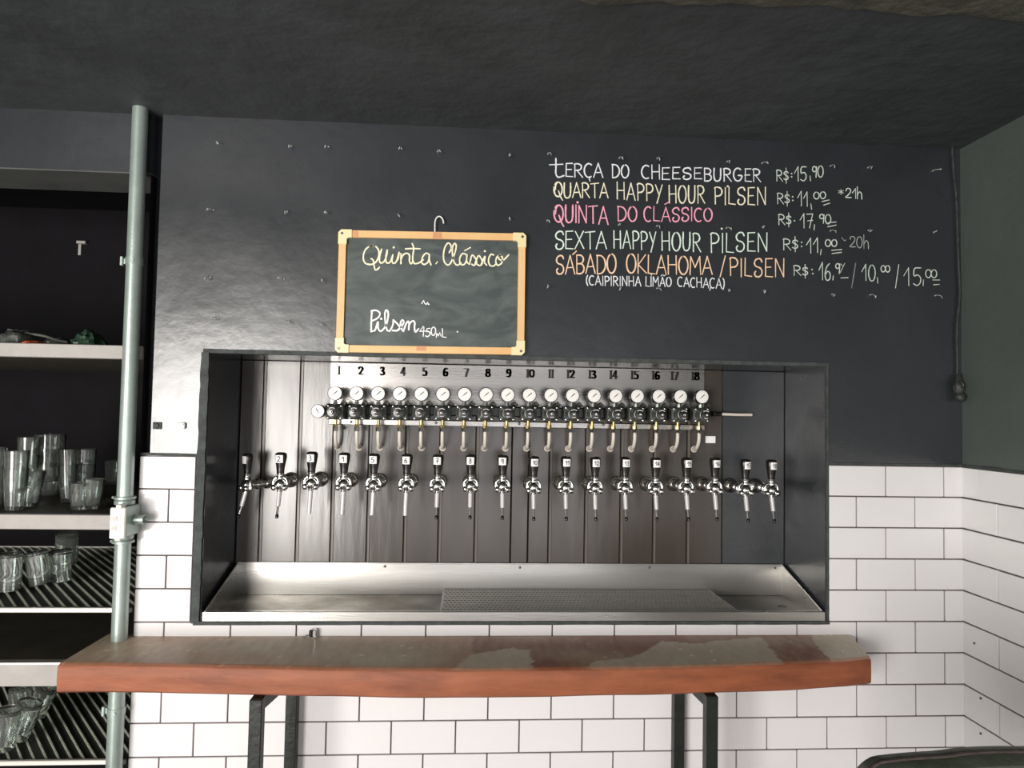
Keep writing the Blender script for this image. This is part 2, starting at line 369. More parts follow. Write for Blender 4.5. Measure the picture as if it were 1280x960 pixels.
def word(mb, txt, x0, x1, t0, b0, t1, b1, wd, Y=-.0012, gap=.2, surf=None):
    """lay txt over the wall between measured left/right edges, with top/baseline heights at both ends"""
    surf = surf or (lambda a, b: onY(a, b, Y))
    tot = sum(G[c][0] for c in txt)+gap*(len(txt)-1); u = 0
    for c in txt:
        gw, st = G[c]; dy = random.uniform(-.03, .03)
        for s in st:
            pp = []
            for (gx, gy) in s:
                k = (u+gx)/tot; X = x0+(x1-x0)*k; top = t0+(t1-t0)*k; bot = b0+(b1-b0)*k
                q = surf(X, bot+(top-bot)*(gy+dy)); pp.append((q.x, q.z))
            if c in CURVY and len(pp) > 3: pp = catmull([Vector(p) for p in pp], 4)
            ribbon(mb, pp, wd, Y)
        u += gw+gap
def pstroke(mb, pts, wd, Y=-.0012, curve=False):
    pp = [onY(a, b, Y) for a, b in pts]; pp = [Vector((q.x, q.z)) for q in pp]
    if curve: pp = catmull(pp, 4)
    ribbon(mb, pp, wd, Y)

# ================================================================== STRUCTURE
XL, XR = -1.003, 1.6157           # left end and right corner of the main wall
NX0, NX1, NZ0, NZ1, ND = -.807, 1.150, .9416, 1.760, .288
ZC = 2.50                          # ceiling
ZT = 1.4416                        # top of tiles
YB = -4.9                          # how far the room reaches behind the camera
RX0 = -2.45                        # left side of shelf recess
RD = .92
RLX = -4.2                         # the room is wider to the left of the shelves
wall = MB()
wall.box((XL, 0, 0), (NX0, RD, ZT+.006)); wall.box((-.976, 0, ZT+.006), (NX0, RD, ZC)); wall.box((XL, .035, ZT+.006), (-.976, RD, ZC)); wall.box((NX1, 0, 0), (XR+.1, RD, ZC))
wall.box((NX0, 0, 0), (NX1, RD, NZ0)); wall.box((NX0, 0, NZ1), (NX1, RD, ZC)); wall.box((NX0, ND+.012, NZ0), (NX1, RD, NZ1))
wall_back = struct(wall.build('wall_back', M_BLACK), 'matte black plaster wall with a recess for the beer taps and white tiles below')
# irregular plaster edge round the niche and along the tiles
def wobble_strip(mb, a, b, wdt, depth, ax='z', n=40, m=0):
    a, b = Vector(a), Vector(b); d = (b-a); nrm = Vector((1, 0, 0)) if ax == 'z' else Vector((0, 0, 1))
    vs = []
    for i in range(n+1):
        p = a+d*(i/n); w1 = wdt*(1+random.uniform(-.12, .12))/2; w2 = wdt*(1+random.uniform(-.12, .12))/2
        for q in (p-nrm*w1, p+nrm*w2):
            vs.append((q.x, q.y-depth, q.z)); 
        for q in (p+nrm*(w2+.001), p-nrm*(w1+.001)):
            vs.append((q.x, q.y+.002, q.z))
    fs = []
    for i in range(n):
        o = 4*i
        for k in range(4): fs.append((o+k, o+(k+1) % 4, o+4+(k+1) % 4, o+4+k))
    mb.add(vs, fs, m)
e = MB()
wobble_strip(e, (-.8215, 0, NZ0-.004), (-.8195, 0, NZ1+.002), .024, .009)
wobble_strip(e, (NX1+.006, 0, NZ0-.004), (NX1+.004, 0, NZ1), .008, .007)
wobble_strip(e, (NX0-.02, 0, NZ1+.006), (NX1+.01, 0, NZ1+.006), .012, .006, 'x')
wobble_strip(e, (NX0-.02, 0, NZ0-.004), (NX1+.01, 0, NZ0-.004), .010, .010, 'x')
e.build('plaster_edge', M_EDGE, wall_back, label='rough grey chipped plaster edge around the recess')
e = MB(); wobble_strip(e, (NX1, 0, ZT+.004), (XR, 0, ZT+.004), .006, .004, 'x'); wobble_strip(e, (XL, 0, ZT+.005), (NX0-.02, 0, ZT+.004), .007, .003, 'x')
e.build('tile_top_edge', M_EDGE, wall_back)
g = MB(); g.box((XL+.001, -.003, 0), (NX0-.026, .004, ZT)); g.box((NX0-.026, -.003, 0), (NX1+.004, .004, NZ0)); g.box((NX1+.004, -.003, 0), (XR, .004, ZT))
g.build('grout', M_GROUT, wall_back)

# wall tiles, one by one
TP, RH, J = .1966, .1, .0042
XA = -.912
cache = {}
def tile_at(parent, x0, x1, z0, z1, mt, side=False):
    key = (round(x1-x0, 3), round(z1-z0, 3), side)
    if key not in cache:
        a, b = (x1-x0)/2, (z1-z0)/2
        mb = MB()
        if not side: mb.box((-a, -.004, -b), (a, .004, b), bev=.0012)
        else: mb.box((-.004, -a, -b), (.004, a, b), bev=.0012)
        cache[key] = mb.mesh('tile', mt)
    return cache[key]
for row in range(5, -10, -1):          # row spans NZ0+(row-1)*.1 .. NZ0+row*.1
    z1 = NZ0+row*RH; z0 = max(.002, z1-RH)
    if z1 < .02: continue
    off = XA-(TP/2 if row % 2 == 1 else 0)
    cuts = [off+k*TP for k in range(-2, 16)]
    segs = [(XL, NX0-.028), (NX1+.008, XR)] if row > 0 else [(XL, XR)]
    for s0, s1 in segs:
        for a, b in zip(cuts[:-1], cuts[1:]):
            a2, b2 = max(a, s0), min(b, s1)
            if b2-a2 < .014: continue
            me = tile_at(None, a2+J/2, b2-J/2, z0+J/2, z1-J/2, M_TILE)
            o = inst('tile', me, wall_back, ((a2+b2)/2, -.0045+random.uniform(-.0006, .0006), (z0+z1)/2))
            o.rotation_euler = (random.uniform(-.004, .004), 0, random.uniform(-.003, .003))
# ---- right wall
rw = MB(); rw.box((XR, YB, 0), (XR+.1, 0, ZC)); wall_right = struct(rw.build('wall_right', M_RWALL), 'black side wall above white tiles, daylight on it painted in as lighter grey')
g = MB(); g.box((XR-.003, -3.3, 0), (XR+.004, 0, ZT+.002)); g.build('grout', M_GROUT, wall_right)
e = MB()
for i in range(40):
    y0 = -3.3*i/40; y1 = -3.3*(i+1)/40; e.box((XR-.006, y1, ZT+random.uniform(-.001, .001)), (XR+.002, y0, ZT+.007+random.uniform(-.001, .002)))
e.build('tile_top_edge', M_EDGE, wall_right)
TPY = .31
for row in range(5, -10, -1):
    z1 = NZ0+row*RH; z0 = max(.002, z1-RH)
    if z1 < .02: continue
    cuts = [-.155-TPY*k for k in range(-1, 11)] if row % 2 == 0 else [-TPY*k for k in range(0, 11)]
    for a, b in zip(cuts[:-1], cuts[1:]):
        a2, b2 = min(a, -.006), max(b, -3.3)
        if a2-b2 < .014: continue
        me = tile_at(None, b2+J/2, a2-J/2, z0+J/2, z1-J/2, M_TILE2, True)
        o = inst('tile', me, wall_right, (XR-.0045+random.uniform(-.0005, .0005), (a2+b2)/2, (z0+z1)/2))
        o.rotation_euler = (0, random.uniform(-.004, .004), random.uniform(-.003, .003))
# small dark plugs in the side wall tiles
# ---- niche lining: vertical planks
pj = [326, 372, 415, 460, 506, 549, 594, 639, 661, 686, 731, 775, 816, 858, 902]
px_ = [onY(p, 600, ND).x for p in pj]
niche = struct(MB().box((NX0, ND+.004, NZ0), (NX1, ND+.013, NZ1)).build('wall_niche', M_RECESS), 'back of the tap recess lined with glossy black vertical planks')
px_ = [NX0+.001]+px_
for i, (a, b) in enumerate(zip(px_[:-1], px_[1:])):
    gp = .0018 if i != 8 else .005
    mb = MB(); mb.box((a+gp/2, ND-.004, NZ0+.001), (b-gp/2, ND+.006, NZ1-.001), bev=.0018)
    if b-a > .08: mb.box((a+gp/2+.003, ND-.0065, NZ0+.001), (a+gp/2+.011, ND, NZ1-.001), m=1, bev=.0018)
    mb.build('plank', [M_PLANK, M_BEAD], niche)
MB().box((px_[-1]+.001, ND-.004, NZ0+.001), (NX1-.001, ND+.006, NZ1-.001), bev=.002).build('lining_panel', M_BLACK, niche)
# ---- shelf recess
lin = MB(); lin.box((RX0, 0, onY(80, 212, 0).z), (XL, .2, ZC)); struct(lin.build('trim_1', M_BLACK), 'black lintel over the shelf recess')
zl_ = onY(80, 212, 0).z; MB().box((RX0, .001, zl_-.004), (XL, .199, zl_)).build('soffit', mat('soffit_painted_bounce_light', (78, 80, 79), .8, var=.15), bpy.data.objects['trim_1'], label='underside of the lintel, light from below painted in as lighter grey')  # bounce light from the floor is painted into the soffit colour
rc = MB(); rc.box((RX0, RD, 0), (XL, RD+.05, ZC)); rc.box((RX0, .2, ZC-.05), (XL, RD, ZC)); struct(rc.build('wall_recess', M_RECESS), 'dark back wall of the shelf recess')
MB().box((XL-.008, .012, 0), (XL-.001, RD-.001, ZC-.06)).build('side_lining', M_RECESS, wall_back)
struct(MB().box((RX0-.1, -.25, 0), (RX0, RD+.05, ZC)).box((RLX-.1, -.25, 0), (RX0-.1, -.15, ZC)).box((RLX-.1, YB, 0), (RLX, -.15, ZC)).build('wall_left', M_BLACK), 'black wall at the far left')
MB_b = MB()
ceil = struct(MB().box((RLX-.1, -1.3, ZC), (XR+.1, RD+.05, ZC+.12)).build('ceiling', M_CEIL), 'rough black-painted ceiling slab')
# uneven edge of the black paint against the bare concrete band
cb = MB(); n = 160; vs = []
EP = [onZ(a_, b_, ZC) for a_, b_ in ((640, -40), (735, -3), (760, 0), (900, 3), (1040, 3), (1100, 7), (1150, 13), (1280, 25))]
def y_edge(x):
    for p_, q_ in zip(EP[:-1], EP[1:]):
        if x <= q_.x: break
    return p_.y+(q_.y-p_.y)*max(-.5, min(1.3, (x-p_.x)/(q_.x-p_.x)))+.006*sin(x*9)+random.uniform(-.010, .010)
for i in range(n+1):
    x = RLX-.1+(XR+.2-RLX)*i/n; y = y_edge(x)
    vs += [(x, y, ZC-.006), (x, -1.25, ZC-.03), (x, y+.03, ZC+.01)]
fs = []
for i in range(n): o = 3*i; fs += [(o, o+1, o+4, o+3), (o, o+3, o+5, o+2)]
cb.add(vs, fs); cb.box((RLX-.1, YB, ZC-.01), (XR+.1, -1.2, ZC+.12))
cb.build('bare_concrete_band', M_CONC, ceil, label='unpainted rough concrete band of the ceiling')
struct(MB().box((RLX-.1, YB, -.1), (XR+.1, RD+.05, 0)).build('floor', M_FLOOR), 'grey cement floor')

# ================================================================== CHALK MENU ON THE WALL
W1 = .0047
def chalkpart(fn, m, label):
    mb = MB(); fn(mb); mb.build('chalk_writing', m, wall_back, label=label)
def L1(mb):
    pstroke(mb, [(694.8, 198), (695, 208), (694.8, 217), (698, 221.5), (705, 219.5)], W1, curve=True); pstroke(mb, [(687, 206), (703.5, 205.3)], W1)
    word(mb, 'ERCA', 707, 753.5, 204.5, 221, 204.5, 222, W1, gap=.14); pstroke(mb, [(738, 221), (736.5, 224), (737.5, 226.5)], W1*.9)
    word(mb, 'DO', 765, 786, 205.5, 222.5, 206, 222, W1); word(mb, 'CH', 802, 825, 207, 223, 206.5, 224.5, W1)
    word(mb, 'EESE', 827, 877, 209.5, 224.5, 210, 224, W1); word(mb, 'BURGER', 880, 951, 210, 226, 211.5, 227.5, W1)
chalkpart(L1, C_WHITE, 'white chalk words TERÇA DO CHEESEBURGER')
def L2(mb):
    word(mb, 'QUARTA', 692, 760, 228, 247, 229, 247, W1, gap=.12); word(mb, 'HAPPY', 771, 828, 228, 249, 231, 252, W1)
    word(mb, 'HOUR', 836, 881, 232, 254, 232, 254, W1); word(mb, 'PILSEN', 893, 957, 234.5, 255.5, 235, 257, W1); pstroke(mb, [(909.5, 233)], W1)
chalkpart(L2, C_CREAM, 'cream chalk words QUARTA HAPPY HOUR PILSEN')
def L3(mb):
    word(mb, 'QUINTA', 692, 760, 256, 278, 258, 280, W1*1.1, gap=.14); pstroke(mb, [(722, 253)], W1*1.2)
    word(mb, 'DO', 772, 796, 257.5, 276, 258, 276.5, W1); word(mb, 'CLASSICO', 805, 890, 258.5, 277, 260.5, 276.5, W1); pstroke(mb, [(831, 255.5), (837, 252)], W1)
chalkpart(L3, C_PINK, 'pink chalk words QUINTA DO CLÁSSICO')
def L4(mb):
    word(mb, 'SEXTA', 694, 758, 289, 311.5, 289.5, 311, W1, gap=.12); word(mb, 'HAPPY', 767, 820, 288.5, 310, 290, 313, W1)
    word(mb, 'HOUR', 827, 876, 290, 313, 291, 314, W1); word(mb, 'PILSEN', 888, 959, 291, 315.5, 291.5, 314.5, W1); pstroke(mb, [(902, 286)], W1)
chalkpart(L4, C_PALE, 'pale chalk words SEXTA HAPPY HOUR PILSEN')
def L5(mb):
    word(mb, 'SABADO', 695, 770, 319, 342, 318, 342, W1, gap=.14); pstroke(mb, [(716, 318), (720.5, 314)], W1)
    word(mb, 'OKLAHOMA', 783, 890, 318, 342, 321, 343, W1, gap=.14); pstroke(mb, [(906.5, 320), (900, 346)], W1)
    word(mb, 'PILSEN', 912, 980, 322.5, 345, 324, 347, W1)
chalkpart(L5, C_ORNG, 'orange chalk words SÁBADO OKLAHOMA / PILSEN')
def L6(mb):
    word(mb, '(CAIPIRINHA', 733, 801, 344.5, 356, 346, 358, W1*.8, gap=.22); word(mb, 'LIMAO', 807, 839, 346, 358, 347, 358.5, W1*.8)
    pstroke(mb, [(826, 345), (828, 343.5), (830, 345), (832, 343.5)], W1*.6); pstroke(mb, [(814, 343.5)], W1*.7)
    word(mb, 'CACHACA)', 847, 905, 346.5, 358, 348.5, 361, W1*.8); pstroke(mb, [(888, 360), (887, 363)], W1*.7)
chalkpart(L6, C_WHITE, 'small white chalk words (CAIPIRINHA LIMÃO CACHAÇA)')
WP = .0036
def dots(mb, *p):
    for a in p: pstroke(mb, [a], WP)
def prc(rs, col, num, comma, cents, extra):
    def fn(mb):
        x0, x1, t, b = rs; word(mb, 'R$', x0, x1, t, b, t+1, b+.5, WP, gap=.1); dots(mb, *col)
        word(mb, num[0], *num[1:3], num[3], num[4], num[3]+.5, num[4], WP, gap=.18); pstroke(mb, comma, WP)
        word(mb, cents[0], *cents[1:3], cents[3], cents[4], cents[3], cents[4], WP, gap=.1)
        for q in extra: pstroke(mb, q, WP)
    return fn
chalkpart(prc((970.5, 985.5, 212, 226), [(989.5, 217), (989.5, 221)], ('15', 993, 1008, 208, 226), [(1012.5, 220), (1013, 226)], ('90', 1015, 1029, 207.5, 221.5), []), C_PRICE, 'chalk price R$: 15,90')
def P2(mb):
    prc((971.5, 987, 241, 254.5), [(990.7, 246), (991, 250.5)], ('11', 997, 1009.5, 239, 257.5), [(1013.5, 255), (1014.5, 261.5)], ('00', 1017, 1032, 240, 248.5), [[(1027.5, 252), (1036, 250)], [(1029.5, 256.5), (1037, 254)]])(mb)
    word(mb, '*', 1048, 1054, 236, 243.5, 236, 243.5, WP*.8); word(mb, '21h', 1056.5, 1077.5, 236, 247.5, 236, 249, WP, gap=.12)
chalkpart(P2, C_PRICE, 'chalk price R$: 11,00 *21h')
chalkpart(prc((973, 989, 268, 281), [(993, 276)], ('17', 1000, 1016, 267, 285), [(1018, 281), (1017.5, 287.5)], ('90', 1024, 1038.5, 268, 279.5), [[(1035, 278.5), (1045, 277.5)], [(1034.5, 283.5), (1045, 281.5)]]), C_PRICE, 'chalk price R$ 17,90')
chalkpart(prc((979, 997.5, 298, 312), [(1002, 303), (1002, 308)], ('11', 1008, 1022.5, 297, 316), [(1026.5, 312), (1025.5, 318.5)], ('00', 1031.5, 1046, 299.5, 308), [[(1039.5, 313), (1052, 312)], [(1040, 317), (1051.5, 315.5)]]), C_PRICE, 'chalk price R$: 11,00')
def P4b(mb): word(mb, '20h', 1062, 1086, 296, 309, 296, 311, WP*.85, gap=.12); pstroke(mb, [(1052, 297), (1055, 301), (1057, 300)], WP*.8)
chalkpart(P4b, mat('thin_chalk', (160, 166, 164), .95), 'thin faded chalk 20h')
def P5(mb):
    prc((992, 1010, 332, 344.5), [(1015, 337), (1016, 342)], ('16', 1023.5, 1038, 328.5, 350.5), [(1041.5, 345), (1041, 350)], ('9', 1044, 1050, 329, 342), [[(1051, 347.5), (1060, 347)]])(mb)
    word(mb, '10', 1077, 1094, 331, 351, 331, 351, WP, gap=.2); pstroke(mb, [(1096.5, 347), (1097, 354)], WP); word(mb, '00', 1101, 1112, 332, 340, 332, 340, WP, gap=0)
    pstroke(mb, [(1123, 331), (1119, 360)], WP*1.1); word(mb, '15', 1129, 1151, 335, 357, 335, 357, WP, gap=.3); pstroke(mb, [(1154, 350), (1153.5, 357)], WP)
    word(mb, '00', 1156.5, 1171, 337, 347, 337, 347, WP, gap=.05); pstroke(mb, [(1166, 350), (1174.5, 350)], WP); pstroke(mb, [(1167, 356), (1174, 355.5)], WP)
    pstroke(mb, [(1050, 341), (1056, 329)], WP*.7); pstroke(mb, [(1051, 330), (1054, 333)], WP*.6)
chalkpart(P5, C_PRICE, 'chalk prices R$: 16,9 / 10,00 / 15,00')
chalkpart(lambda mb: pstroke(mb, [(1069.5, 329), (1067, 345), (1064.5, 360)], WP), C_DIM, 'faint chalk slash')

# ================================================================== HOOKS
rows = [
 ('topmost', [(272, 181), (364, 184), (411, 185), (502, 187), (547, 191), (638, 195), (685, 194), (774, 199), (821.5, 199.5), (909, 203.5), (952.5, 205.5), (1038, 209), (1085, 211), (1166, 215)]),
 ('second', [(267, 264), (359, 266), (406, 267), (498, 270), (637, 274), (684, 277), (775, 282), (821, 284), (908, 286.5), (954, 286), (1038, 290), (1085.5, 289.5), (1167, 292)]),
 ('third', [(263, 348), (355, 350), (402.5, 351), (685, 358), (775.5, 361.5), (821, 362), (911, 363.5), (955, 365), (1040, 369.5), (1088, 370), (1169, 371)]),
 ('lowest', [(272.5, 398.5), (360, 402.5), (400.5, 405.5)])]
ordw = ['first', 'second', 'third', 'fourth', 'fifth', 'sixth', 'seventh', 'eighth', 'ninth', 'tenth', 'eleventh', 'twelfth', 'thirteenth', 'fourteenth']
M_HOOK = mat('whitish_wire_hook', (186, 190, 188), .45, .4)
def hook_mesh(k):
    mb = MB(); a = k
    pts = [(0, 0, 0), (0, -.010, 0), (0, -.018, -.003)]+[(0+.006*sin(a)*t, -.018-.007*sin(t*2.6), -.003-.012*t) for t in (.3, .6, .9)]+[(.004*sin(a), -.028, -.006)]
    mb.tube(catmull([Vector(p) for p in pts], 3), .0013, 6); mb.cyl((0, .001, 0), (0, -.002, 0), .0026, n=10)
    return mb.mesh('screw_hook', M_HOOK)
HK = [hook_mesh(k) for k in (-1.4, 0, 1.3)]
for rn, lst in rows:
    for i, (a, b) in enumerate(lst):
        p = onY(a, b, 0); o = inst('screw_hook', HK[(i*7+len(rn)) % 3], None, (p.x, .0005, p.z+.004)); o.rotation_euler = (0, random.uniform(-1.1, 1.1), 0)
        tag(o, f'tiny pale screw hook in the black wall, {ordw[i]} from the left in the {rn} row', 'hook', 'screw hooks in the black wall')
# two small fixings above left tiles
p = onY(197, 532, 0); mb = MB(); mb.box((-.013, -.004, -.011), (.013, 0, .011), bev=.002); mb.cyl((0, -.004, 0), (0, -.008, 0), .008, .006, n=12)
o = mb.build('wall_plug', M_EDGE); o.location = (p.x, -.0005, p.z); tag(o, 'small grey broken wall plug above the left tiles, nearer the pipe', 'fixing')
p = onY(227.5, 532, 0); mb = MB(); mb.box((-.012, -.010, -.010), (.012, 0, .010), bev=.003); mb.box((-.009, -.013, .002), (.009, -.009, .006), bev=.001)
o = mb.build('wall_clip', M_WHITEPL); o.location = (p.x, -.0005, p.z); tag(o, 'small white square clip above the left tiles, nearer the recess', 'fixing')

# ================================================================== CHALKBOARD SIGN
YF = -.022
sign = thing('chalkboard_sign', 'small chalkboard in a pale pine frame with cream corners, hanging on black wall', 'chalkboard', (0, 0, 0))
cTL, cTR, cBR, cBL = [onY(a, b, YF) for a, b in ((424, 287.5), (657, 292), (655, 443.5), (419.5, 440))]
def bq(u, v): # u right, v down
    a = cTL.lerp(cTR, u); b = cBL.lerp(cBR, u); q = a.lerp(b, v); return q
fwid = .022; Wd = (cTR-cTL).length; Hd = (cBL-cTL).length
U, V = fwid/Wd, fwid/Hd
def quad_prism(mb, pts, y0, y1, m=0): mb.prism([(p.x, p.z) for p in pts], y0, y1, m)
mb = MB(); quad_prism(mb, [bq(U*.7, V*.7), bq(1-U*.7, V*.7), bq(1-U*.7, 1-V*.7), bq(U*.7, 1-V*.7)][::-1], -.014, -.006); mb.build('slate', M_BOARD, sign)
CU, CV = .068, .115
def rail(pts, knots, m=M_PINE):
    mb = MB(); quad_prism(mb, pts[::-1], YF, -.003)
    for kq in knots: quad_prism(mb, kq[::-1], YF-.0006, YF+.001, 1)
    mb.build('frame_rail', [m, M_KNOT], sign)
def kn(u0_, u1_, v0_, v1_): return [bq(u0_, v0_), bq(u1_, v0_), bq(u1_+.004, v1_), bq(u0_-.002, v1_)]
rail([bq(CU, 0), bq(1-CU, 0), bq(1-CU, V), bq(CU, V)], [kn(.075, .10, .004, V-.004), kn(.50, .545, .003, V-.003)])
rail([bq(CU, 1-V), bq(1-CU, 1-V), bq(1-CU, 1), bq(CU, 1)], [kn(.425, .475, 1-V+.004, 1-.02)])
rail([bq(0, CV), bq(U, CV), bq(U, 1-CV), bq(0, 1-CV)], []); rail([bq(1-U, CV), bq(1, CV), bq(1, 1-CV), bq(1-U, 1-CV)], [])
for (fu, fv) in ((0, 0), (1, 0), (1, 1), (0, 1)):
    s = lambda u, v: bq(u if fu == 0 else 1-u, v if fv == 0 else 1-v)
    e_ = .004
    poly = [s(.012, -e_), s(CU, -e_), s(CU, V+e_), s(U+.014, V+e_), s(U+.004, V+.014), s(U+.004, CV), s(-.003, CV), s(-.003, .02)]
    P2_ = [(p.x, p.z) for p in poly]
    ar = sum(P2_[i][0]*P2_[(i+1) % 8][1]-P2_[(i+1) % 8][0]*P2_[i][1] for i in range(8))
    if ar < 0: P2_ = P2_[::-1]
    c = s(U*.45, V*.5)
    mb = MB(); mb.prism(P2_, YF-.004, -.002)
    mb.cyl((c.x, YF-.0055, c.z), (c.x, YF-.003, c.z), .0042, n=10, m=1); mb.build('corner_cap', [M_CREAM, M_NUT], sign)
hp = [onY(a, b, YF+.008) for a, b in ((543.6, 292), (543.6, 283), (543.9, 277), (545.5, 272.5), (548.5, 270.5), (551.5, 271.5), (553.8, 275), (554.6, 279.5))]
MB().tube(catmull(hp, 3), .0022, 8).build('hanging_hook', M_WHITEPL, sign, label='white wire hook')
YS = -.0148
def bz(lst, ox, oy, sc, wd, mb):
    for s in lst:
        pp = [onY(ox+a/sc, oy+b/sc, YS) for a, b in s]; pp = [Vector((q.x, q.z)) for q in pp]
        ribbon(mb, catmull(pp, 5) if len(pp) > 2 else pp, wd, YS, .12)
mb = MB()
bz([[(150,80),(110,82),(72,115),(58,170),(72,215),(115,228),(155,212),(180,170),(182,120),(165,90),(140,77),(108,84)],[(120,180),(138,195),(145,235),(152,268),(170,268),(188,250)],
 [(205,105),(192,150),(188,200),(202,216),(228,200),(246,150),(250,112)],[(250,112),(240,160),(240,205),(255,217),(275,205),(295,150)],[(295,150),(288,195),(298,218),(322,205),(345,130)],[(302,92)],
 [(345,130),(338,180),(318,208)],[(360,140),(360,180),(360,222)],[(360,190),(375,155),(405,138),(428,155),(428,200),(440,222),(460,200)],
 [(450,60),(462,100),(455,160),(456,205),(475,222),(510,212),(540,190)],[(395,103),(455,101),(515,103)],
 [(588,150),(562,138),(535,165),(525,210),(548,228),(578,205),(588,155)],[(588,150),(586,190),(600,232)],[(650,208),(640,222)],
 [(745,135),(762,100),(755,68),(735,58),(712,90),(700,150),(706,205),(732,232),(758,215),(790,140),(802,80),(788,60),(772,90),(772,150),(785,210),(812,234),(840,215)],
 [(885,150),(852,142),(830,180),(835,222),(862,230),(882,200),(888,150)],[(888,150),(886,205),(908,228)],[(870,118),(915,93)],
 [(908,228),(928,155),(952,175),(966,212),(945,236),(925,226)],[(950,228),(978,160),(1000,180),(1013,218),(990,238),(970,228)],
 [(1000,230),(1031,165),(1028,212),(1045,235)],[(1031,122)],[(1102,152),(1078,148),(1060,190),(1070,232),(1100,240),(1122,220)],
 [(1160,155),(1130,165),(1118,205),(1135,235),(1165,215),(1172,175),(1152,153),(1140,178),(1175,195),(1222,150)]], 445, 295, 6.4, .0048, mb)
mb.build('chalk_writing', C_BOARD, sign, label='pale yellow chalk handwriting Quinta, Clássico')
mb = MB()
bz([[(105,250),(97,390),(95,530)],[(95,530),(140,512)],[(95,252),(160,245),(208,275),(205,320),(170,355),(108,385)],[(140,520),(160,480),(185,400),(188,480),(215,520),(250,505),(300,430),(325,300),(302,240),(280,280),(285,400),(308,505),(345,520)],[(230,357)],
 [(345,520),(385,440),(392,372)],[(392,372),(450,430),(480,480),(440,515),(378,512)],[(440,515),(495,465),(530,405),(515,375),(490,400),(492,470),(525,525)],
 [(525,525),(560,430),(590,390),(602,430),(597,505)],[(597,505),(602,440),(640,390),(675,400),(674,480),(685,532),(730,490)]], 455, 365, 10.667, .0052, mb)
bz([[(790,460),(745,525)],[(745,525),(830,520)],[(800,470),(790,590)],[(880,485),(840,490)],[(840,490),(835,530)],[(835,530),(865,528),(882,560),(850,595),(820,585)],
 [(925,462),(900,500),(900,555),(925,578),(952,545),(952,490),(925,462)],[(965,605),(968,550)],[(968,550),(990,585)],[(990,585),(1010,545)],[(1010,545),(1030,590)],[(1045,490),(1050,600)],[(1050,600),(1095,605)],
 [(770,155),(795,115)],[(795,115),(812,155)],[(812,155),(832,163),(850,140)],[(862,163)],[(1246,530)]], 455, 365, 10.667, .0036, mb)
mb.build('chalk_writing', C_BOARDW, sign, label='white chalk handwriting Pilsen 450mL')

# ================================================================== REGULATOR PANEL
YP = ND-.012
panel = thing('number_plate_panel', 'brushed steel plate numbered 1 to 18 at the top of the tap recess', 'metal plate', (0, 0, 0))
a, b = onY(414, 449, YP), onY(879.5, 457.5, YP); c, d = onY(880, 522, YP), onY(413, 515, YP)
mb = MB(); mb.prism([(d.x, 1.60), (c.x, 1.60), (c.x, min(b.z, NZ1-.002)), (a.x, min(a.z, NZ1-.004))], YP, YP+.008); mb.build('plate', M_STEEL, panel)
e1, e2 = onY(413, 521, YP), onY(880, 536, YP)
mb = MB(); mb.box((a.x, YP-.012, e2.z-.006), (c.x, YP+.004, e1.z-.006), bev=.002); mb.build('rail', M_STEEL, panel)
mb = MB(); zm = onY(640, 515, YP-.05).z; mb.box((a.x-.01, YP-.0178, zm-.018), (c.x+.012, YP-.0005, zm+.018), bev=.004); mb.build('gas_manifold', M_BLACKPL, panel, label='black manifold behind the regulators')
for s_ in (439, 545, 649, 754, 849):
    q = onY(s_, 527.5+(s_-439)*.01, YP-.012); MB().sphere((q.x, q.y-.001, q.z), .005, 10, sc=(1, .5, 1)).build('screw', M_NUT, panel)
NX = [424, 451, 478, 504, 531, 557, 583, 610, 636, 663, 689, 713.5, 740.5, 767, 793.5, 820, 843.5, 869.5]
DG = {  # broad-nib digits
 '0': (.5, [arc(.25, .5, .25, .46, 90, 450, 20)]), '1': (.2, [[(.1, 0), (.1, 1)]]),
 '2': (.5, [catmull([Vector(p) for p in [(.04, .7), (.06, .92), (.28, .98), (.46, .78), (.36, .5), (.05, .06)]], 4), [(.05, .07), (.3, .04), (.5, .12)]]),
 '3': (.46, [catmull([Vector(p) for p in [(.05, .82), (.2, .98), (.38, .84), (.3, .6), (.15, .52)]], 4), catmull([Vector(p) for p in [(.15, .52), (.4, .4), (.42, .15), (.2, .02), (.03, .14)]], 4)]),
 '4': (.5, [[(.36, 0), (.36, 1)], [(.36, 1), (.02, .3)], [(0, .28), (.52, .28)]]),
 '5': (.48, [[(.08, .97), (.44, .97)], [(.08, .97), (.08, .56)], catmull([Vector(p) for p in [(.08, .56), (.28, .62), (.44, .42), (.4, .12), (.2, .02), (.03, .14)]], 4)]),
 '6': (.5, [catmull([Vector(p) for p in [(.42, .88), (.26, .98), (.08, .72), (.04, .35), (.14, .05), (.32, .03), (.46, .22), (.42, .48), (.25, .55), (.1, .4)]], 4)]),
 '7': (.46, [[(.02, .95), (.44, .95)], [(.44, .95), (.18, 0)]]), '8': (.5, [arc(.25, .75, .19, .21, 0, 360, 16), arc(.25, .27, .23, .25, 0, 360, 16)]),
 '9': (.5, [[Vector((.5-p.x, 1-p.y)) for p in catmull([Vector(p) for p in [(.42, .88), (.26, .98), (.08, .72), (.04, .35), (.14, .05), (.32, .03), (.46, .22), (.42, .48), (.25, .55), (.1, .4)]], 4)]])}
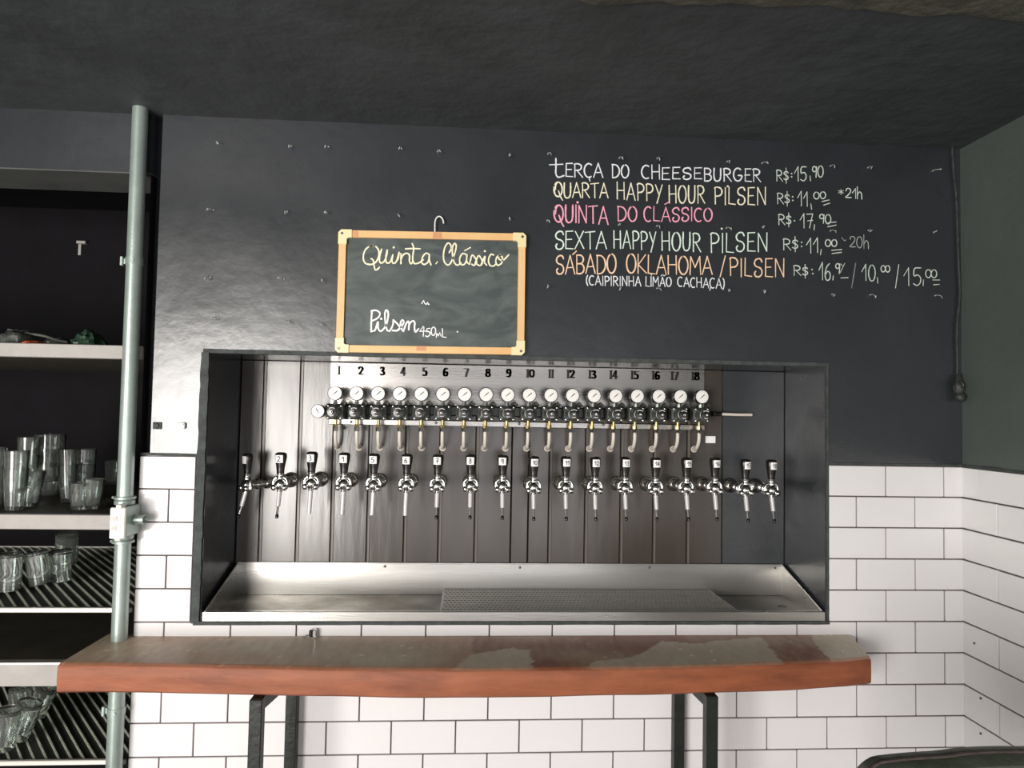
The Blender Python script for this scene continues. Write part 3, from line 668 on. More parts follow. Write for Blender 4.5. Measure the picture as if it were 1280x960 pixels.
for i, xx in enumerate(NX):
    q = onY(xx, 463+i*.42, YP-.0008); mb = MB(); s = str(i+1); H = .029
    tw = sum(DG[c_][0] for c_ in s)+.16*(len(s)-1); u = -tw/2
    for c_ in s:
        for st in DG[c_][1]:
            nib(mb, [(q.x+(u+p[0])*H, q.z+(p[1]-.5)*H) for p in st], .0082, .0026, YP-.0008)
        u += DG[c_][0]+.16
        if c_ == '1':
            for zz in (-.46, .46): nib(mb, [(q.x+(u-.36)*H-.004+.1*H, q.z+zz*H), (q.x+(u-.36)*H+.004+.1*H, q.z+zz*H)], .006, .0022, YP-.0009)
    mb.build('stencil_number', M_INK, panel, label=f'black stencilled number {s}')

# ---- regulators (local origin at the mounting point on the plate; -Y towards the room)
S = 1/362.
def m_gauge(r=.0252):
    mb = MB(); mb.lathe([(0, .004), (r*.9, .004), (r*.98, 0), (r, -.004), (r, -.022), (r*.96, -.0245), (r*.9, -.0245), (r*.9, -.022)], axis=(0, 1, 0), n=28); return mb.mesh('gauge', M_BLACKPL)
def m_dial(r=.0252):
    mb = MB(); n = 28; y = -.0225; R = r*.93
    mb.lathe([(R, 0), (R*.6, -.0006), (0.0001, -.001)], base=(0, y, 0), axis=(0, 1, 0), n=n)
    for k in range(11):      # scale ticks
        t = radians(225-27*k); p = Vector((cos(t), sin(t)))
        q0 = p*R*.86; q1 = p*R*.74; ribbon(mb, [q0, q1], .0008, y-.0014, 0, 1)
    ribbon(mb, [Vector((-.62, -.55))*R*.6, Vector((.3, .27))*R*.6], .0013, y-.0018, 0, 1); ribbon(mb, [Vector((-.1, -.09))*R, Vector((.34, .3))*R], .0034, y-.002, 0, 1)
    return mb.mesh('dial', [M_DIAL, M_INK])
ME_G, ME_D = m_gauge(), m_dial()
def regulator(i):
    gx, gy = 419+26.93*i, 491.5+.27*i
    YG = YP-.068
    g3 = onY(gx, gy, YG)             # gauge centre
    t = thing('gas_regulator', '', 'regulator', (g3.x, YP, g3.z-.064), 0, 'gas regulators under the numbered plate')
    t['label'] = f'dark gas regulator with white dial, {ORD[i]} from the left, under stencilled number {i+1}'
    if i == 0: t['label'] = 'leftmost dark gas regulator, with a second dial sticking out at its left'
    if i == 17: t['label'] = 'rightmost dark gas regulator under number 18, next to the short white hose'
    g_ = inst('gauge', ME_G, t, (0, -.052, .064)); inst('dial', ME_D, g_, (0, 0, 0))
    if i == 0: shared['stem'] = MB().cyl((0, -.060, .046), (0, -.060, .015), .0055, n=10).cyl((0, -.060, .036), (0, -.060, .026), .008, n=6, smooth=False).mesh('gauge_stem', M_DARKMET)
    inst('gauge_stem', shared['stem'], t)
    if i == 0:
        mb = MB(); mb.box((-.028, -.072, -.026), (.028, -.018, .026), bev=.007); mb.lathe([(.024, 0), (.024, .012), (.020, .022), (.018, .030), (.0175, .034), (.012, .036), (.001, .036)], base=(0, -.070, 0), axis=(0, -1, 0), n=20)
        shared['body'] = mb.mesh('body', M_DARKMET)
        shared['bolt'] = MB().sphere((0, 0, 0), .0052, 10, sc=(1, .8, 1)).mesh('bolt', M_CHROME)
        mb = MB(); mb.lathe([(.016, 0), (.0165, .006), (.0155, .010), (.008, .011), (.001, .011)], base=(0, -.105, 0), axis=(0, -1, 0), n=20); shared['cap'] = mb.mesh('adjuster_cap', M_BLACKPL)
        mb = MB(); mb.cyl((0, -.114, 0), (0, -.128, 0), .0062, .0055, n=6, smooth=False); mb.sphere((0, -.128, 0), .005, 10); shared['screw'] = mb.mesh('adjuster_screw', M_CHROME)
        mb = MB(); mb.tube([(.016+.0145*cos(x)-.016, -.1165, .0145*sin(x)) for x in [radians(50+10*k) for k in range(9)]], .0011, 6); mb.tube([(.012*cos(x), -.1165, .012*sin(x)) for x in [radians(240+10*k) for k in range(7)]], .0011, 6)
        shared['mark'] = mb.mesh('cap_mark', M_STICK)
        mb = MB(); mb.cyl((.014, -.052, .016), (.030, -.052, .034), .0085, n=12); mb.cyl((.024, -.052, .027), (.033, -.052, .037), .0105, .009, n=8, smooth=False); mb.sphere((.022, -.062, .022), .009, 12)
        shared['relief'] = mb.mesh('relief_valve', M_NUT)
        mb = MB(); mb.cyl((0, -.045, -.020), (0, -.045, -.052), .0062, n=12); mb.cyl((0, -.045, -.042), (0, -.045, -.052), .0085, n=6, smooth=False); shared['brass'] = mb.mesh('brass_fitting', M_BRASS)
        mb = MB(); mb.cyl((0, -.045, -.052), (0, -.045, -.066), .0095, .008, n=10); mb.cyl((0, -.045, -.058), (.006, -.066, -.058), .0075, n=10); shared['nut'] = mb.mesh('shutoff_valve', M_NUT)
        pts = catmull([Vector(p) for p in [(0, -.045, -.062), (0, -.046, -.080), (0, -.040, -.100), (0, -.022, -.118), (0, .008, -.126), (0, .014, -.127)]], 5)
        shared['hose'] = MB().tube(pts, .0062, 10).mesh('hose', M_HOSE)
        mb = MB(); mb.lathe([(.0075, .002), (.011, .001), (.012, -.002), (.0105, -.004), (.007, -.003)], base=(0, .008, -.125), axis=(0, 1, 0), n=16); shared['grom'] = mb.mesh('grommet', M_HOSE)
    inst('body', shared['body'], t); 
    for sx in (-1, 1):
        for sz in (-1, 1): inst('bolt', shared['bolt'], t, (sx*.0215, -.073, sz*.0205))
    cp = inst('adjuster_cap', shared['cap'], t); inst('cap_mark', shared['mark'], cp); inst('adjuster_screw', shared['screw'], t)
    inst('relief_valve', shared['relief'], t); inst('brass_fitting', shared['brass'], t); v = inst('shutoff_valve', shared['nut'], t)
    v.rotation_euler = (0, 0, 0)
    inst('hose', shared['hose'], t); inst('grommet', shared['grom'], t)
    if i == 0:
        sg = onY(397.5, 514, YG); L = sg-Vector(t.location)
        g_ = inst('gauge', ME_G, t, (L.x, L.y+.018, L.z), label='second gauge at the left of the row'); d_ = inst('dial', ME_D, g_); d_.rotation_euler = (0, radians(-80), 0); g_.scale = (.93, 1, .93)
        MB().cyl((L.x+.02, -.05, L.z), (-.02, -.05, 0), .006, n=10).build('side_stem', M_DARKMET, t)
shared = {}
ORD = ['first', 'second', 'third', 'fourth', 'fifth', 'sixth', 'seventh', 'eighth', 'ninth', 'tenth', 'eleventh', 'twelfth', 'thirteenth', 'fourteenth', 'fifteenth', 'sixteenth', 'seventeenth', 'last']
for i in range(18): regulator(i)
a, b = onY(901, 517.5, YP-.03), onY(940, 518.5, YP-.03)
t = thing('gas_hose', 'short white hose end sticking out right of the last regulator', 'hose', (a.x, a.y, a.z))
MB().tube([(0, 0, 0), ((b-a).x*.5, 0, (b-a).z-.0005), ((b-a).x, .002, (b-a).z)], .0052, 12).build('hose', M_HOSE, t)
mb = MB(); mb.cyl((-.028, 0, .001), (.002, 0, 0), .0075, n=12); mb.cyl((-.02, 0, .001), (-.012, 0, .001), .0105, n=6, smooth=False); mb.box((-.0285, -.008, -.009), (-.024, .024, .009)); mb.build('coupling', M_BLACKPL, t)
q = onY(888, 549.5, ND-.005); o = MB().box((-.0185, -.0015, -.0125), (.0185, .001, .0125), bev=.0006).build('blank_label', M_STICK); o.location = q; tag(o, 'small blank white label stuck on the black recess lining', 'sticker')

# ================================================================== BEER TAPS
TXX = [317, 350, 389.5, 429, 467.5, 509, 547.5, 587.5, 627, 666.5, 706.5, 744, 781.5, 820, 856.5, 894, 931, 964]
TXY = [604, 605, 604, 605, 606, 606.5, 607, 607, 607.5, 609, 609, 609.5, 609.5, 610, 610, 610, 612, 612.5]
TXT = ['', '2', '3', '1', '5', '6', '7', '8', '9', '10', '11', '12', '13', '14', '15', '16', '17', '18']
LONG = {2, 3, 4, 5}
YW = ND-.0045; PT = .135
# local: origin at flange on lining, body centre at (0,-PT,0)
mb = MB(); mb.lathe([(.012, -.020), (.020, -.016), (.0265, -.008), (.027, 0), (.0, .001)], axis=(0, 1, 0), n=24); T_FL = mb.mesh('flange', M_CHROME)
mb = MB(); mb.cyl((0, -.01, 0), (0, -.06, 0), .0125, n=18); mb.cyl((0, -.055, 0), (0, -.070, 0), .018, n=8, smooth=False)
mb.cyl((0, -.07, 0), (0, -.10, 0), .0125, n=18); mb.lathe([(.013, 0), (.0175, -.003), (.0175, -.018), (.013, -.021)], base=(0, -.085, 0), axis=(0, 1, 0), n=20); T_SH = mb.mesh('shank', M_CHROME)
mb = MB(); mb.sphere((0, -PT, -.001), .0205, 20, sc=(1, 1.05, .95)); mb.cyl((0, -.10, 0), (0, -.125, 0), .0145, n=18); mb.cyl((0, -PT-.002, -.012), (0, -PT-.006, -.026), .0095, .008, n=14)
T_BD = mb.mesh('body', M_CHROME)
mb = MB(); mb.cyl((-.026, -PT-.004, -.008), (.026, -PT-.004, -.008), .0062, n=14); 
for sx in (-1, 1): mb.sphere((sx*.0165, -PT-.013, -.010), .0105, 14)
T_BL = mb.mesh('pivot_balls', M_CHROME)
pts = [(-.0215, -PT-.002, -.010), (-.0225, -PT-.002, .004), (-.019, -PT-.002, .016), (-.010, -PT-.002, .0225), (0, -PT-.002, .024), (.010, -PT-.002, .0225), (.019, -PT-.002, .016), (.0225, -PT-.002, .004), (.0215, -PT-.002, -.010)]
T_YK = MB().tube(catmull([Vector(p) for p in pts], 3), .0042, 10).mesh('yoke', M_CHROME)
mb = MB(); mb.lathe([(.0125, .018), (.013, .022), (.0115, .026), (.011, .032), (.0125, .034), (.012, .037), (0, .037)], base=(0, -PT-.002, 0), n=18); T_CO = mb.mesh('collar', M_CHROME)
prof = [(.0, .036), (.0115, .036), (.0125, .040), (.0125, .046), (.0145, .060), (.0178, .078), (.0192, .090), (.019, .097), (.0165, .102), (.010, .1045), (0, .105)]
T_HD = MB().lathe(prof, base=(0, -PT-.002, 0), n=24, sy=.85).mesh('handle', M_BLACKPL)
def sp(dirv, lenw, tip):
    d_ = Vector(dirv).normalized(); a_ = Vector((0, -PT-.006, -.024)); w_ = MB().cyl(a_, a_+d_*lenw, .0074, .0070, n=14).mesh('spout', M_CHROMEW)
    tm = None
    if tip:
        t_ = MB(); t_.cyl(a_+d_*(lenw-.002), a_+d_*(lenw+.028), .0036, n=12); t_.lathe([(.0038, 0), (.0055, .003), (.0055, .010), (.004, .013), (0, .013)], base=a_+d_*(lenw+.026), axis=d_, n=12, m=1); tm = t_.mesh('spout_tip', [M_CHROME, M_BLACKPL])
    return w_, tm
SPN = sp((0, -.28, -1), .048, True); SPL = sp((0, -.2, -1), .075, False)
for i, (x, y) in enumerate(zip(TXX, TXY)):
    bp = onY(x, y, YW-PT)
    if i == 0:
        bp = onY(309, 606, YW-.10); a1 = radians(-44); t = thing('beer_tap', '', 'beer tap', (bp.x-sin(a1)*PT, YW, bp.z), a1)
    else:
        # the taps stand square to the lining
        t = thing('beer_tap', '', 'beer tap', (bp.x, YW, bp.z), radians(random.uniform(-1.2, 1.2)))
    t['group'] = 'chrome beer taps along the recess'
    num = TXT[i]
    t['label'] = ('leftmost chrome beer tap, turned sideways, with a blank sticker on its handle' if i == 0 else
                  f'chrome beer tap, {ORD[i]} from the left, black handle sticker reading {num}')
    if i == 17: t['label'] = 'rightmost chrome beer tap, black handle sticker reading 18'
    if i == 3: t['label'] = 'chrome beer tap, fourth from the left, sticker on black handle reading 1'
    for nm, me in (('flange', T_FL), ('shank', T_SH), ('body', T_BD), ('pivot_balls', T_BL), ('yoke', T_YK), ('collar', T_CO)): inst(nm, me, t)
    h = inst('handle', T_HD, t)
    sw, st = SPL if i in LONG else SPN
    inst('spout', sw, t); 
    if st: inst('spout_tip', st, t)
    mb = MB(); R_ = .0196; so = -.15 if i < 9 else (.1 if i < 14 else .28)
    if i == 0: so = 0.
    half = .0135; n = 8; z0_, z1_ = .071, .096
    def cyp(u_, z_, e=0.):
        rr = .0176+(z_-.071)*.1+.0006; rr = min(rr, .0198)+e
        th = so+u_/rr; return (rr*sin(th), -PT-.002-rr*.85*cos(th)-.0002, z_)
    vs = [cyp(-half+2*half*k/n, z, 0) for z in (z0_, z1_) for k in range(n+1)]
    mb.add(vs, [(k, k+1, n+2+k, n+1+k) for k in range(n)])
    if num:
        H = .0165 if len(num) == 1 else .0135; tw = sum(G[c_][0] for c_ in num)+.2*(len(num)-1); u = -tw/2
        for c_ in num:
            for s_ in G[c_][1]:
                pp = catmull([Vector((p[0]+u, p[1]-.5)) for p in s_], 3) if len(s_) > 2 else [Vector((p[0]+u, p[1]-.5)) for p in s_]
                for aa, bb in zip(pp[:-1], pp[1:]):
                    dd = (bb-aa); dd = dd.normalized() if dd.length > 1e-6 else Vector((1, 0)); nn = Vector((-dd.y, dd.x))*.085
                    qs = [aa+nn, aa-nn, bb-nn, bb+nn]
                    mb.add([cyp(p_.x*H*.9, .0835+p_.y*H, .0005) for p_ in qs], [(0, 1, 2, 3)], 1)
            u += G[c_][0]+.2
    mb.build('number_sticker', [M_STICK, M_INK], h, label=('blank white sticker' if not num else f'white sticker with number {num}'))

# ================================================================== DRIP BASIN
basin = thing('drip_tray', 'long stainless steel drip basin on the floor of the tap recess', 'drip tray', (0, 0, NZ0))
bx0, bx1 = NX0+.006, NX1-.004; yb = ND-.008; zt = 1.055; th = .0022; zl = .972
yf = -.004
zo = NZ0+.002
def sheet(mb, q, t_=th, m=0):  # thick quad
    q = [Vector(p) for p in q]; nn = (q[1]-q[0]).cross(q[2]-q[0]).normalized()*t_
    vs = q+[p+nn for p in q]; k = len(q)
    mb.add(vs, [tuple(range(k))[::-1], tuple(range(k, 2*k))]+[(i, (i+1) % k, k+(i+1) % k, k+i) for i in range(k)], m)
dz = Vector((0, 0, -NZ0))
def L_(p): return Vector(p)+dz
sx0, sx1 = bx0+.006, bx1-.006
mb = MB(); sheet(mb, [L_(p) for p in [(sx0, yb, zo+.004), (sx1, yb, zo+.004), (sx1, yb, zt), (sx0, yb, zt)]]); mb.box((sx0, yb-.004, zt-.001-NZ0), (sx1, yb+.002, zt+.004-NZ0), bev=.001); mb.build('back_panel', M_BASIN, basin)
mb = MB(); sheet(mb, [L_(p) for p in [(sx0, yf+.004, zo+.008), (sx1, yf+.004, zo+.008), (sx1, yb, zo+.001), (sx0, yb, zo+.001)]]); mb.build('basin_floor', M_STEELD, basin, label='stained basin floor with shade under the grille painted in')
for sgn, xs, xo in ((-1, sx0, bx0), (1, sx1, bx1)):
    mb = MB(); sheet(mb, [L_(p) for p in [(xs, yf, zo+.002), (xs, yb, zo+.002), (xs, yb, zt), (xs, yf+.006, zl)]])
    mb.tube([L_((xs, yf+.002, zl+.001)), L_((xs, yb, zt+.001))], .003, 8); mb.build('side_panel', M_BASIN, basin)
mb = MB(); mb.box((bx0, yf-.004, zo-NZ0), (bx1, yf+.002, zl-NZ0), bev=.001); mb.box((bx0, yf-.002, zl-.004-NZ0), (bx1, yf+.016, zl-NZ0), bev=.001); mb.build('front_lip', M_BASIN, basin)
for a_, b_ in ((481, 708), (650, 709.5), (812, 709.5), (969, 710)):
    q = onY(a_, b_, yb-.004); MB().sphere((q.x, q.y, q.z-NZ0), .0045, 10, sc=(1, .5, 1)).build('screw', M_NUT, basin)
q = onZ(978, 759, zo+.005); MB().lathe([(0.001, .0045), (.010, .005), (.014, .006), (.016, .004)], base=(q.x, q.y, 0.004), n=16).build('drain', M_INK, basin, label='small dark drain hole')
# perforated grille lying over the basin
g0, g1 = onZ(549, 767.5, zl).x, onZ(928, 766.5, zl).x
grl = thing('perforated_grille', 'perforated steel drip grille lying in the right half of the basin', 'grille', ((g0+g1)/2, 0, zl-.003))
mb = MB(); cols = 72; rws = 10; GW = (g1-g0-.012); y0_, y1_ = .018, yb-.012; cwx = GW/cols; cwy = (y1_-y0_)/rws
def cell(mb, cx, cy, hw, hh, r, z):
    O = [(cx-hw, cy-hh), (cx, cy-hh), (cx+hw, cy-hh), (cx+hw, cy), (cx+hw, cy+hh), (cx, cy+hh), (cx-hw, cy+hh), (cx-hw, cy)]
    I = [(cx+r*cos(radians(225+45*k)), cy+r*sin(radians(225+45*k))) for k in range(8)]
    vs = [(x, y, z) for x, y in O+I]+[(x, y, z-.002) for x, y in I]
    mb.add(vs, [(k, (k+1) % 8, 8+(k+1) % 8, 8+k) for k in range(8)]+[(8+k, 8+(k+1) % 8, 16+(k+1) % 8, 16+k) for k in range(8)])
x0g = -GW/2
for r_ in range(rws):
    for c_ in range(cols):
        if r_ % 2 and c_ == cols-1: continue
        ox = .5 if r_ % 2 else 0
        cell(mb, x0g+(c_+.5+ox)*cwx, y0_+(r_+.5)*cwy, cwx/2, cwy/2, .0053, 0)
    if r_ % 2:
        for (xa_, xb_) in ((x0g, x0g+cwx/2), (x0g+GW-cwx/2, x0g+GW)):
            ya = y0_+r_*cwy; mb.add([(xa_, ya, 0), (xb_, ya, 0), (xb_, ya+cwy, 0), (xa_, ya+cwy, 0)], [(0, 1, 2, 3)])
mb.build('perforated_sheet', M_GRILL, grl, kind='stuff')
mb = MB()
mb.box((-GW/2-.006, y0_-.006, -.012), (-GW/2, y1_+.006, .001)); mb.box((GW/2, y0_-.006, -.012), (GW/2+.006, y1_+.006, .001)); mb.box((-GW/2, y0_-.006, -.012), (GW/2, y0_, .001)); mb.box((-GW/2, y1_, -.012), (GW/2, y1_+.006, .001))
for k in range(4):
    xx = -GW/2+.02+(GW-.04)*k/3
    for yy in (y0_+.01, y1_-.01): mb.cyl((xx, yy, -.012), (xx, yy, -(zl-.003)+zo+.006+.001*0), .004, n=8)
mb.build('grille_rim', M_STEEL, grl)

# ================================================================== COUNTER SLAB
ZTOP = .900; ZBOT = .824
counter = thing('wooden_counter', 'thick red-brown wooden counter slab with worn grey patches on top', 'counter', (0, 0, ZBOT))
fr_px = [(73, 830), (110, 830), (200, 831), (300, 833), (400, 835.5), (500, 836.5), (600, 837), (700, 836), (800, 834.5), (900, 832), (1000, 828.5), (1060, 825), (1088, 822)]
bk_px = [(136, 792.5), (165, 792.5), (250, 793.5), (330, 795), (420, 795.5), (520, 795.5), (620, 795.5), (700, 795), (780, 794), (860, 792.5), (940, 791), (1010, 789.5), (1058, 789)]
FR = [onZ(a, b, ZTOP) for a, b in fr_px]; BK = [onZ(a, b, ZTOP) for a, b in bk_px]
NXG, NYG = 300, 26
def ip(P, t):
    f_ = t*(len(P)-1); i_ = min(int(f_), len(P)-2); return P[i_].lerp(P[i_+1], f_-i_)
def parx(P, x):
    for a_, b_ in zip(P[:-1], P[1:]):
        if x <= b_.x: break
    return a_.y+(b_.y-a_.y)*(x-a_.x)/(b_.x-a_.x)
def inpoly(x, y, poly):
    c_ = False; n_ = len(poly)
    for i_ in range(n_):
        x1, y1 = poly[i_]; x2, y2 = poly[(i_+1) % n_]
        if (y1 > y) != (y2 > y) and x < (x2-x1)*(y-y1)/(y2-y1)+x1: c_ = not c_
    return c_
from mathutils import noise as NZ
def wpoly(pp): return [tuple(onZ(a, b, ZTOP).xy) for a, b in pp]
PG = [wpoly(p) for p in ([(735, 834), (742, 826), (790, 822), (812, 811), (828, 801), (860, 805), (900, 801), (952, 796), (980, 832), (900, 838), (800, 838)],
                          [(560, 840), (590, 818), (640, 810), (662, 812), (668, 838)], [(1012, 790), (1062, 786), (1095, 825), (1040, 828), (1020, 806)])]
cR, cD = srgb((160, 98, 72)), srgb((138, 88, 70)); cGy = srgb((198, 184, 164)); cBr = srgb((176, 146, 122)); cLt = srgb((158, 132, 104))
verts = []; cols_ = []
for i_ in range(NXG+1):
    t_ = i_/NXG
    A_, B_ = ip(FR, t_), ip(BK, t_)
    for j_ in range(NYG+1):
        s_ = j_/NYG; p = A_.lerp(B_, s_); nz = NZ.noise(Vector((p.x*3, p.y*8, 0))); nz2 = NZ.noise(Vector((p.x*22, p.y*30, 3))); nz3 = NZ.noise(Vector((p.x*60, p.y*14, 5)))
        q = (p.x+nz2*.014, p.y+nz2*.014)
        g_ = any(inpoly(q[0], q[1], P_) for P_ in PG)
        if g_: c_ = cGy
        elif p.x < .02:   # worn left part
            k = max(0, min(1, .5+nz*1.1+nz3*.4)); c_ = [cBr[m_]*(1-k)+cGy[m_]*k for m_ in range(3)]
            f_ = max(0, min(1, (p.x+.2)/.3)); f_ = f_*.6+max(0, .25-s_)*1.2; f_ = min(1, f_); c_ = [c_[m_]*(1-f_)+cR[m_]*f_ for m_ in range(3)]
        else:
            k = max(0, min(1, .4+nz*1.2+nz3*.5)); c_ = [cD[m_]*(1-k)+cBr[m_]*k*.9 for m_ in range(3)]
        if s_ < .05: c_ = [c_[m_]*.4+srgb((176, 104, 68))[m_]*.6 for m_ in range(3)]
        if NZ.noise(Vector((p.x*70, p.y*90, 9))) > .62: c_ = [min(1, x*1.6+.04) for x in c_]
        verts.append((p.x, p.y, ZTOP-ZBOT+nz*.0006-(.004 if j_ in (0,) else 0))); cols_.append((*c_, 1))
fs = [(i_*(NYG+1)+j_, (i_+1)*(NYG+1)+j_, (i_+1)*(NYG+1)+j_+1, i_*(NYG+1)+j_+1) for i_ in range(NXG) for j_ in range(NYG)]
me = bpy.data.meshes.new('worn_top'); me.from_pydata(verts, [], fs); me.materials.append(M_WOODT)
ca = me.color_attributes.new('wear', 'FLOAT_COLOR', 'POINT'); ca.data.foreach_set('color', [x for c_ in cols_ for x in c_])
me.polygons.foreach_set('use_smooth', [True]*len(fs)); me.update()
o = inst('worn_top', me, counter, label='worn brown and grey top surface')
mb = MB(); N = 150; vs = []
for i_ in range(N+1):
    t_ = i_/N; A_, B_ = ip(FR, t_), ip(BK, t_); nz = NZ.noise(Vector((A_.x*5, 0, 7)))*.002; nb = NZ.noise(Vector((A_.x*4, 2, 7)))*.003
    H_ = ZTOP-ZBOT
    vs += [(A_.x, A_.y, H_-.0035), (A_.x, A_.y-.003, H_-.008), (A_.x, A_.y-.004+nz, H_*.5), (A_.x, A_.y-.003, .006+nb), (A_.x, A_.y+.004, nb), (B_.x, B_.y-.002, 0), (B_.x, B_.y, H_-.001)]
k = 7; fs = [(i_*k+j_, i_*k+j_+1, (i_+1)*k+j_+1, (i_+1)*k+j_) for i_ in range(N) for j_ in range(k-1)]
mb.add(vs, fs, 0, True); mb.add(vs[:k], [tuple(range(k))[::-1]]); mb.add(vs[-k:], [tuple(range(k))])
mb.build('slab', M_WOODF, counter)
# square-tube legs
def leg_frame(pf, pb, side):
    yfL = -.262; q = onY(pf, 900, yfL); qb = onY(pb, 900, -.03)
    t = thing('counter_bracket', f'black square steel tube leg frame under the {side} part of the wooden counter', 'leg frame', (q.x, 0, 0), 0, 'black leg frames under the counter')
    hw = .0165; dx = qb.x-q.x; top = ZBOT-.002
    yt = yfL
    MB().box((-hw, yt-hw, 0), (hw, yt+hw, top), bev=.002).build('leg', M_LEGS, t)
    MB().box((dx-hw, -.03-hw, 0), (dx+hw, -.03+hw, top), bev=.002).build('leg', M_LEGS, t)
    mb = MB(); a_ = Vector((0, yt+hw, top-.018)); b_ = Vector((dx, -.03-hw, top-.018))
    d_ = (b_-a_); n_ = Vector((d_.y, -d_.x, 0)).normalized()*hw; z_ = Vector((0, 0, .0165))
    vs = [a_-n_-z_, a_+n_-z_, a_+n_+z_, a_-n_+z_, b_-n_-z_, b_+n_-z_, b_+n_+z_, b_-n_+z_]
    mb.add(vs, [(0, 1, 2, 3), (7, 6, 5, 4), (0, 4, 5, 1), (1, 5, 6, 2), (2, 6, 7, 3), (3, 7, 4, 0)]); mb.build('top_rail', M_LEGS, t)
    mb = MB(); mb.box((-hw-.012, -.03-hw, .0), (-hw, -.03+hw, .004)) if False else None
leg_frame(321, 365, 'left'); leg_frame(888, 847.5, 'right')
# small bottle-opener clip at back edge of the counter
q = onZ(389, 797, ZTOP)
t = thing('metal_clip', 'small chrome and black clip standing at the back edge of the wooden counter', 'clip', (q.x, q.y, ZTOP+.001))
mb = MB(); mb.box((-.010, -.008, 0), (.016, .008, .003), bev=.001); mb.box((.004, -.007, .003), (.016, .007, .024), bev=.002); mb.build('chrome_plate', M_CHROME, t)
MB().box((-.006, -.006, .003), (.0035, .006, .022), bev=.002).build('black_block', M_BLACKPL, t)
MB().cyl((-.026, 0, .002), (-.008, 0, .003), .002, n=8).build('wire_end', M_NUT, t)

# ================================================================== PIPE AND BOX
YPI = -.04
pc = onY(157, 600, YPI); pr_ = .0222
pipe = thing('conduit_pipe', 'grey-green metal conduit pipe running floor to ceiling between shelves and tiled wall', 'pipe', (pc.x, YPI, 0))
MB().cyl((0, 0, 0), (0, 0, ZC), pr_, n=32).build('tube', M_PIPE, pipe)
def clamp(z, side=-1):
    mb = MB(); mb.lathe([(pr_+.0002, -.011), (pr_+.0025, -.011), (pr_+.0025, .011), (pr_+.0002, .011)], base=(0, 0, z), n=28)
    mb.box((side*(pr_+.012)-.004, -.010, z-.014), (side*(pr_+.012)+.004, .004, z+.014), bev=.0015); mb.box((min(side*pr_, side*(pr_+.014)), -.004, z-.008), (max(side*pr_, side*(pr_+.014)), .002, z+.008)); mb.cyl((pr_*.3, -pr_-.004, z), (pr_*.3, -pr_+.004, z), .004, n=8)
    mb.box((-.006, pr_-.002, z-.006), (.006, .05, z+.006)); mb.build('clamp', M_PIPE, pipe)
clamp(onY(160, 327, YPI).z); clamp(onY(140, 888, YPI).z)
zb1, zb0 = onY(140, 637, -.14).z, onY(140, 676, -.14).z
bl, br = onY(129.5, 655, -.14).x-pc.x, onY(149, 655, -.14).x-pc.x
box = thing('socket_box', 'cast metal electrical socket box fixed on the grey-green pipe', 'socket', (pc.x, YPI, (zb0+zb1)/2))
hz = (zb1-zb0)/2
MB().box((bl+.002, -.062, -hz), (br, .024, hz), bev=.004).build('housing', M_PIPE, box)
mb = MB(); mb.box((bl, -.070, -hz-.001), (br+.001, -.060, hz+.001), bev=.003); mb.box((bl+.015, -.068, hz-.002), (br-.012, -.04, hz+.009), bev=.002); mb.box((bl+.015, -.068, -hz-.008), (br-.012, -.04, -hz+.002), bev=.002); mb.build('face_plate', M_BOXW, box)
for zz in (.014, -.014):
    mb = MB(); cxx = (bl+br)/2-.003
    mb.prism([(cxx-.014, zz), (cxx-.002, zz-.008), (cxx+.004, zz-.007), (cxx+.004, zz+.007), (cxx-.002, zz+.008)], -.0715, -.068); mb.cyl((cxx+.012, -.0715, zz+.004), (cxx+.012, -.069, zz+.004), .0018, n=8); mb.build('socket_outlet', M_NUT, box)
for sg in (1, -1):
    mb = MB(); z0_ = sg*hz; mb.lathe([(pr_, 0), (pr_+.006, sg*.002), (pr_+.006, sg*.012), (pr_+.002, sg*.016), (pr_+.008, sg*.018), (pr_+.008, sg*.024), (pr_, sg*.026)], base=(0, 0, z0_), n=24)
    mb.cyl((-pr_-.014, 0, z0_+sg*.021), (-pr_, 0, z0_+sg*.021), .004, n=8); mb.build('collar', M_PIPE, box)
mb = MB(); mb.lathe([(.016, 0), (.017, .004), (.014, .010), (.014, .028), (.012, .030), (.0105, .028), (.0105, .012), (0, .011)], base=(br, -.012, .002), axis=(1, 0, 0), n=20); mb.build('side_outlet', M_PIPE, box, label='round stub outlet on right side of box')

# ================================================================== SHELVES
def shelf(name, label, z1, z0, depth, mface, x1):
    t = thing(name, label, 'shelf', ((RX0+x1)/2, 0, z0)); a_ = RX0+.002-(RX0+x1)/2; b_ = x1-(RX0+x1)/2
    MB().box((a_, 0, 0), (b_, .03, z1-z0), bev=.002).build('front_edge', mface, t)
    MB().box((a_, .0301, 0), (b_, depth, z1-z0-.001)).build('board', M_SHELFT, t)
    return t
SX1 = XL-.010
def zz(y_): return onY(75, y_, 0).z
z1t, z1b = zz(430), zz(447); z2t, z2b = zz(643.5), zz(662); z3t, z3b = zz(760), zz(766); z4t, z4b = zz(828.5), zz(858); z5t, z5b = zz(951), zz(957)
shelf('wall_shelf', 'grey painted shelf holding crumpled bags, topmost in the dark recess', z1t, z1b, RD-.002, M_SHELF, SX1)
shelf('wall_shelf', 'grey painted shelf holding stacks of drinking glasses', z2t, z2b, RD-.002, M_SHELF, SX1)
t4 = shelf('wall_shelf', 'grey metal shelf below the upper glass rack, level with the counter', z4t, z4b, RD-.002, M_SHELF, SX1)
MB().box((RX0+.002-(RX0+SX1)/2, -.004, z4t-z4b-.004), (SX1-(RX0+SX1)/2, .004, z4t-z4b+.002)).build('edge_strip', M_RIM, t4)
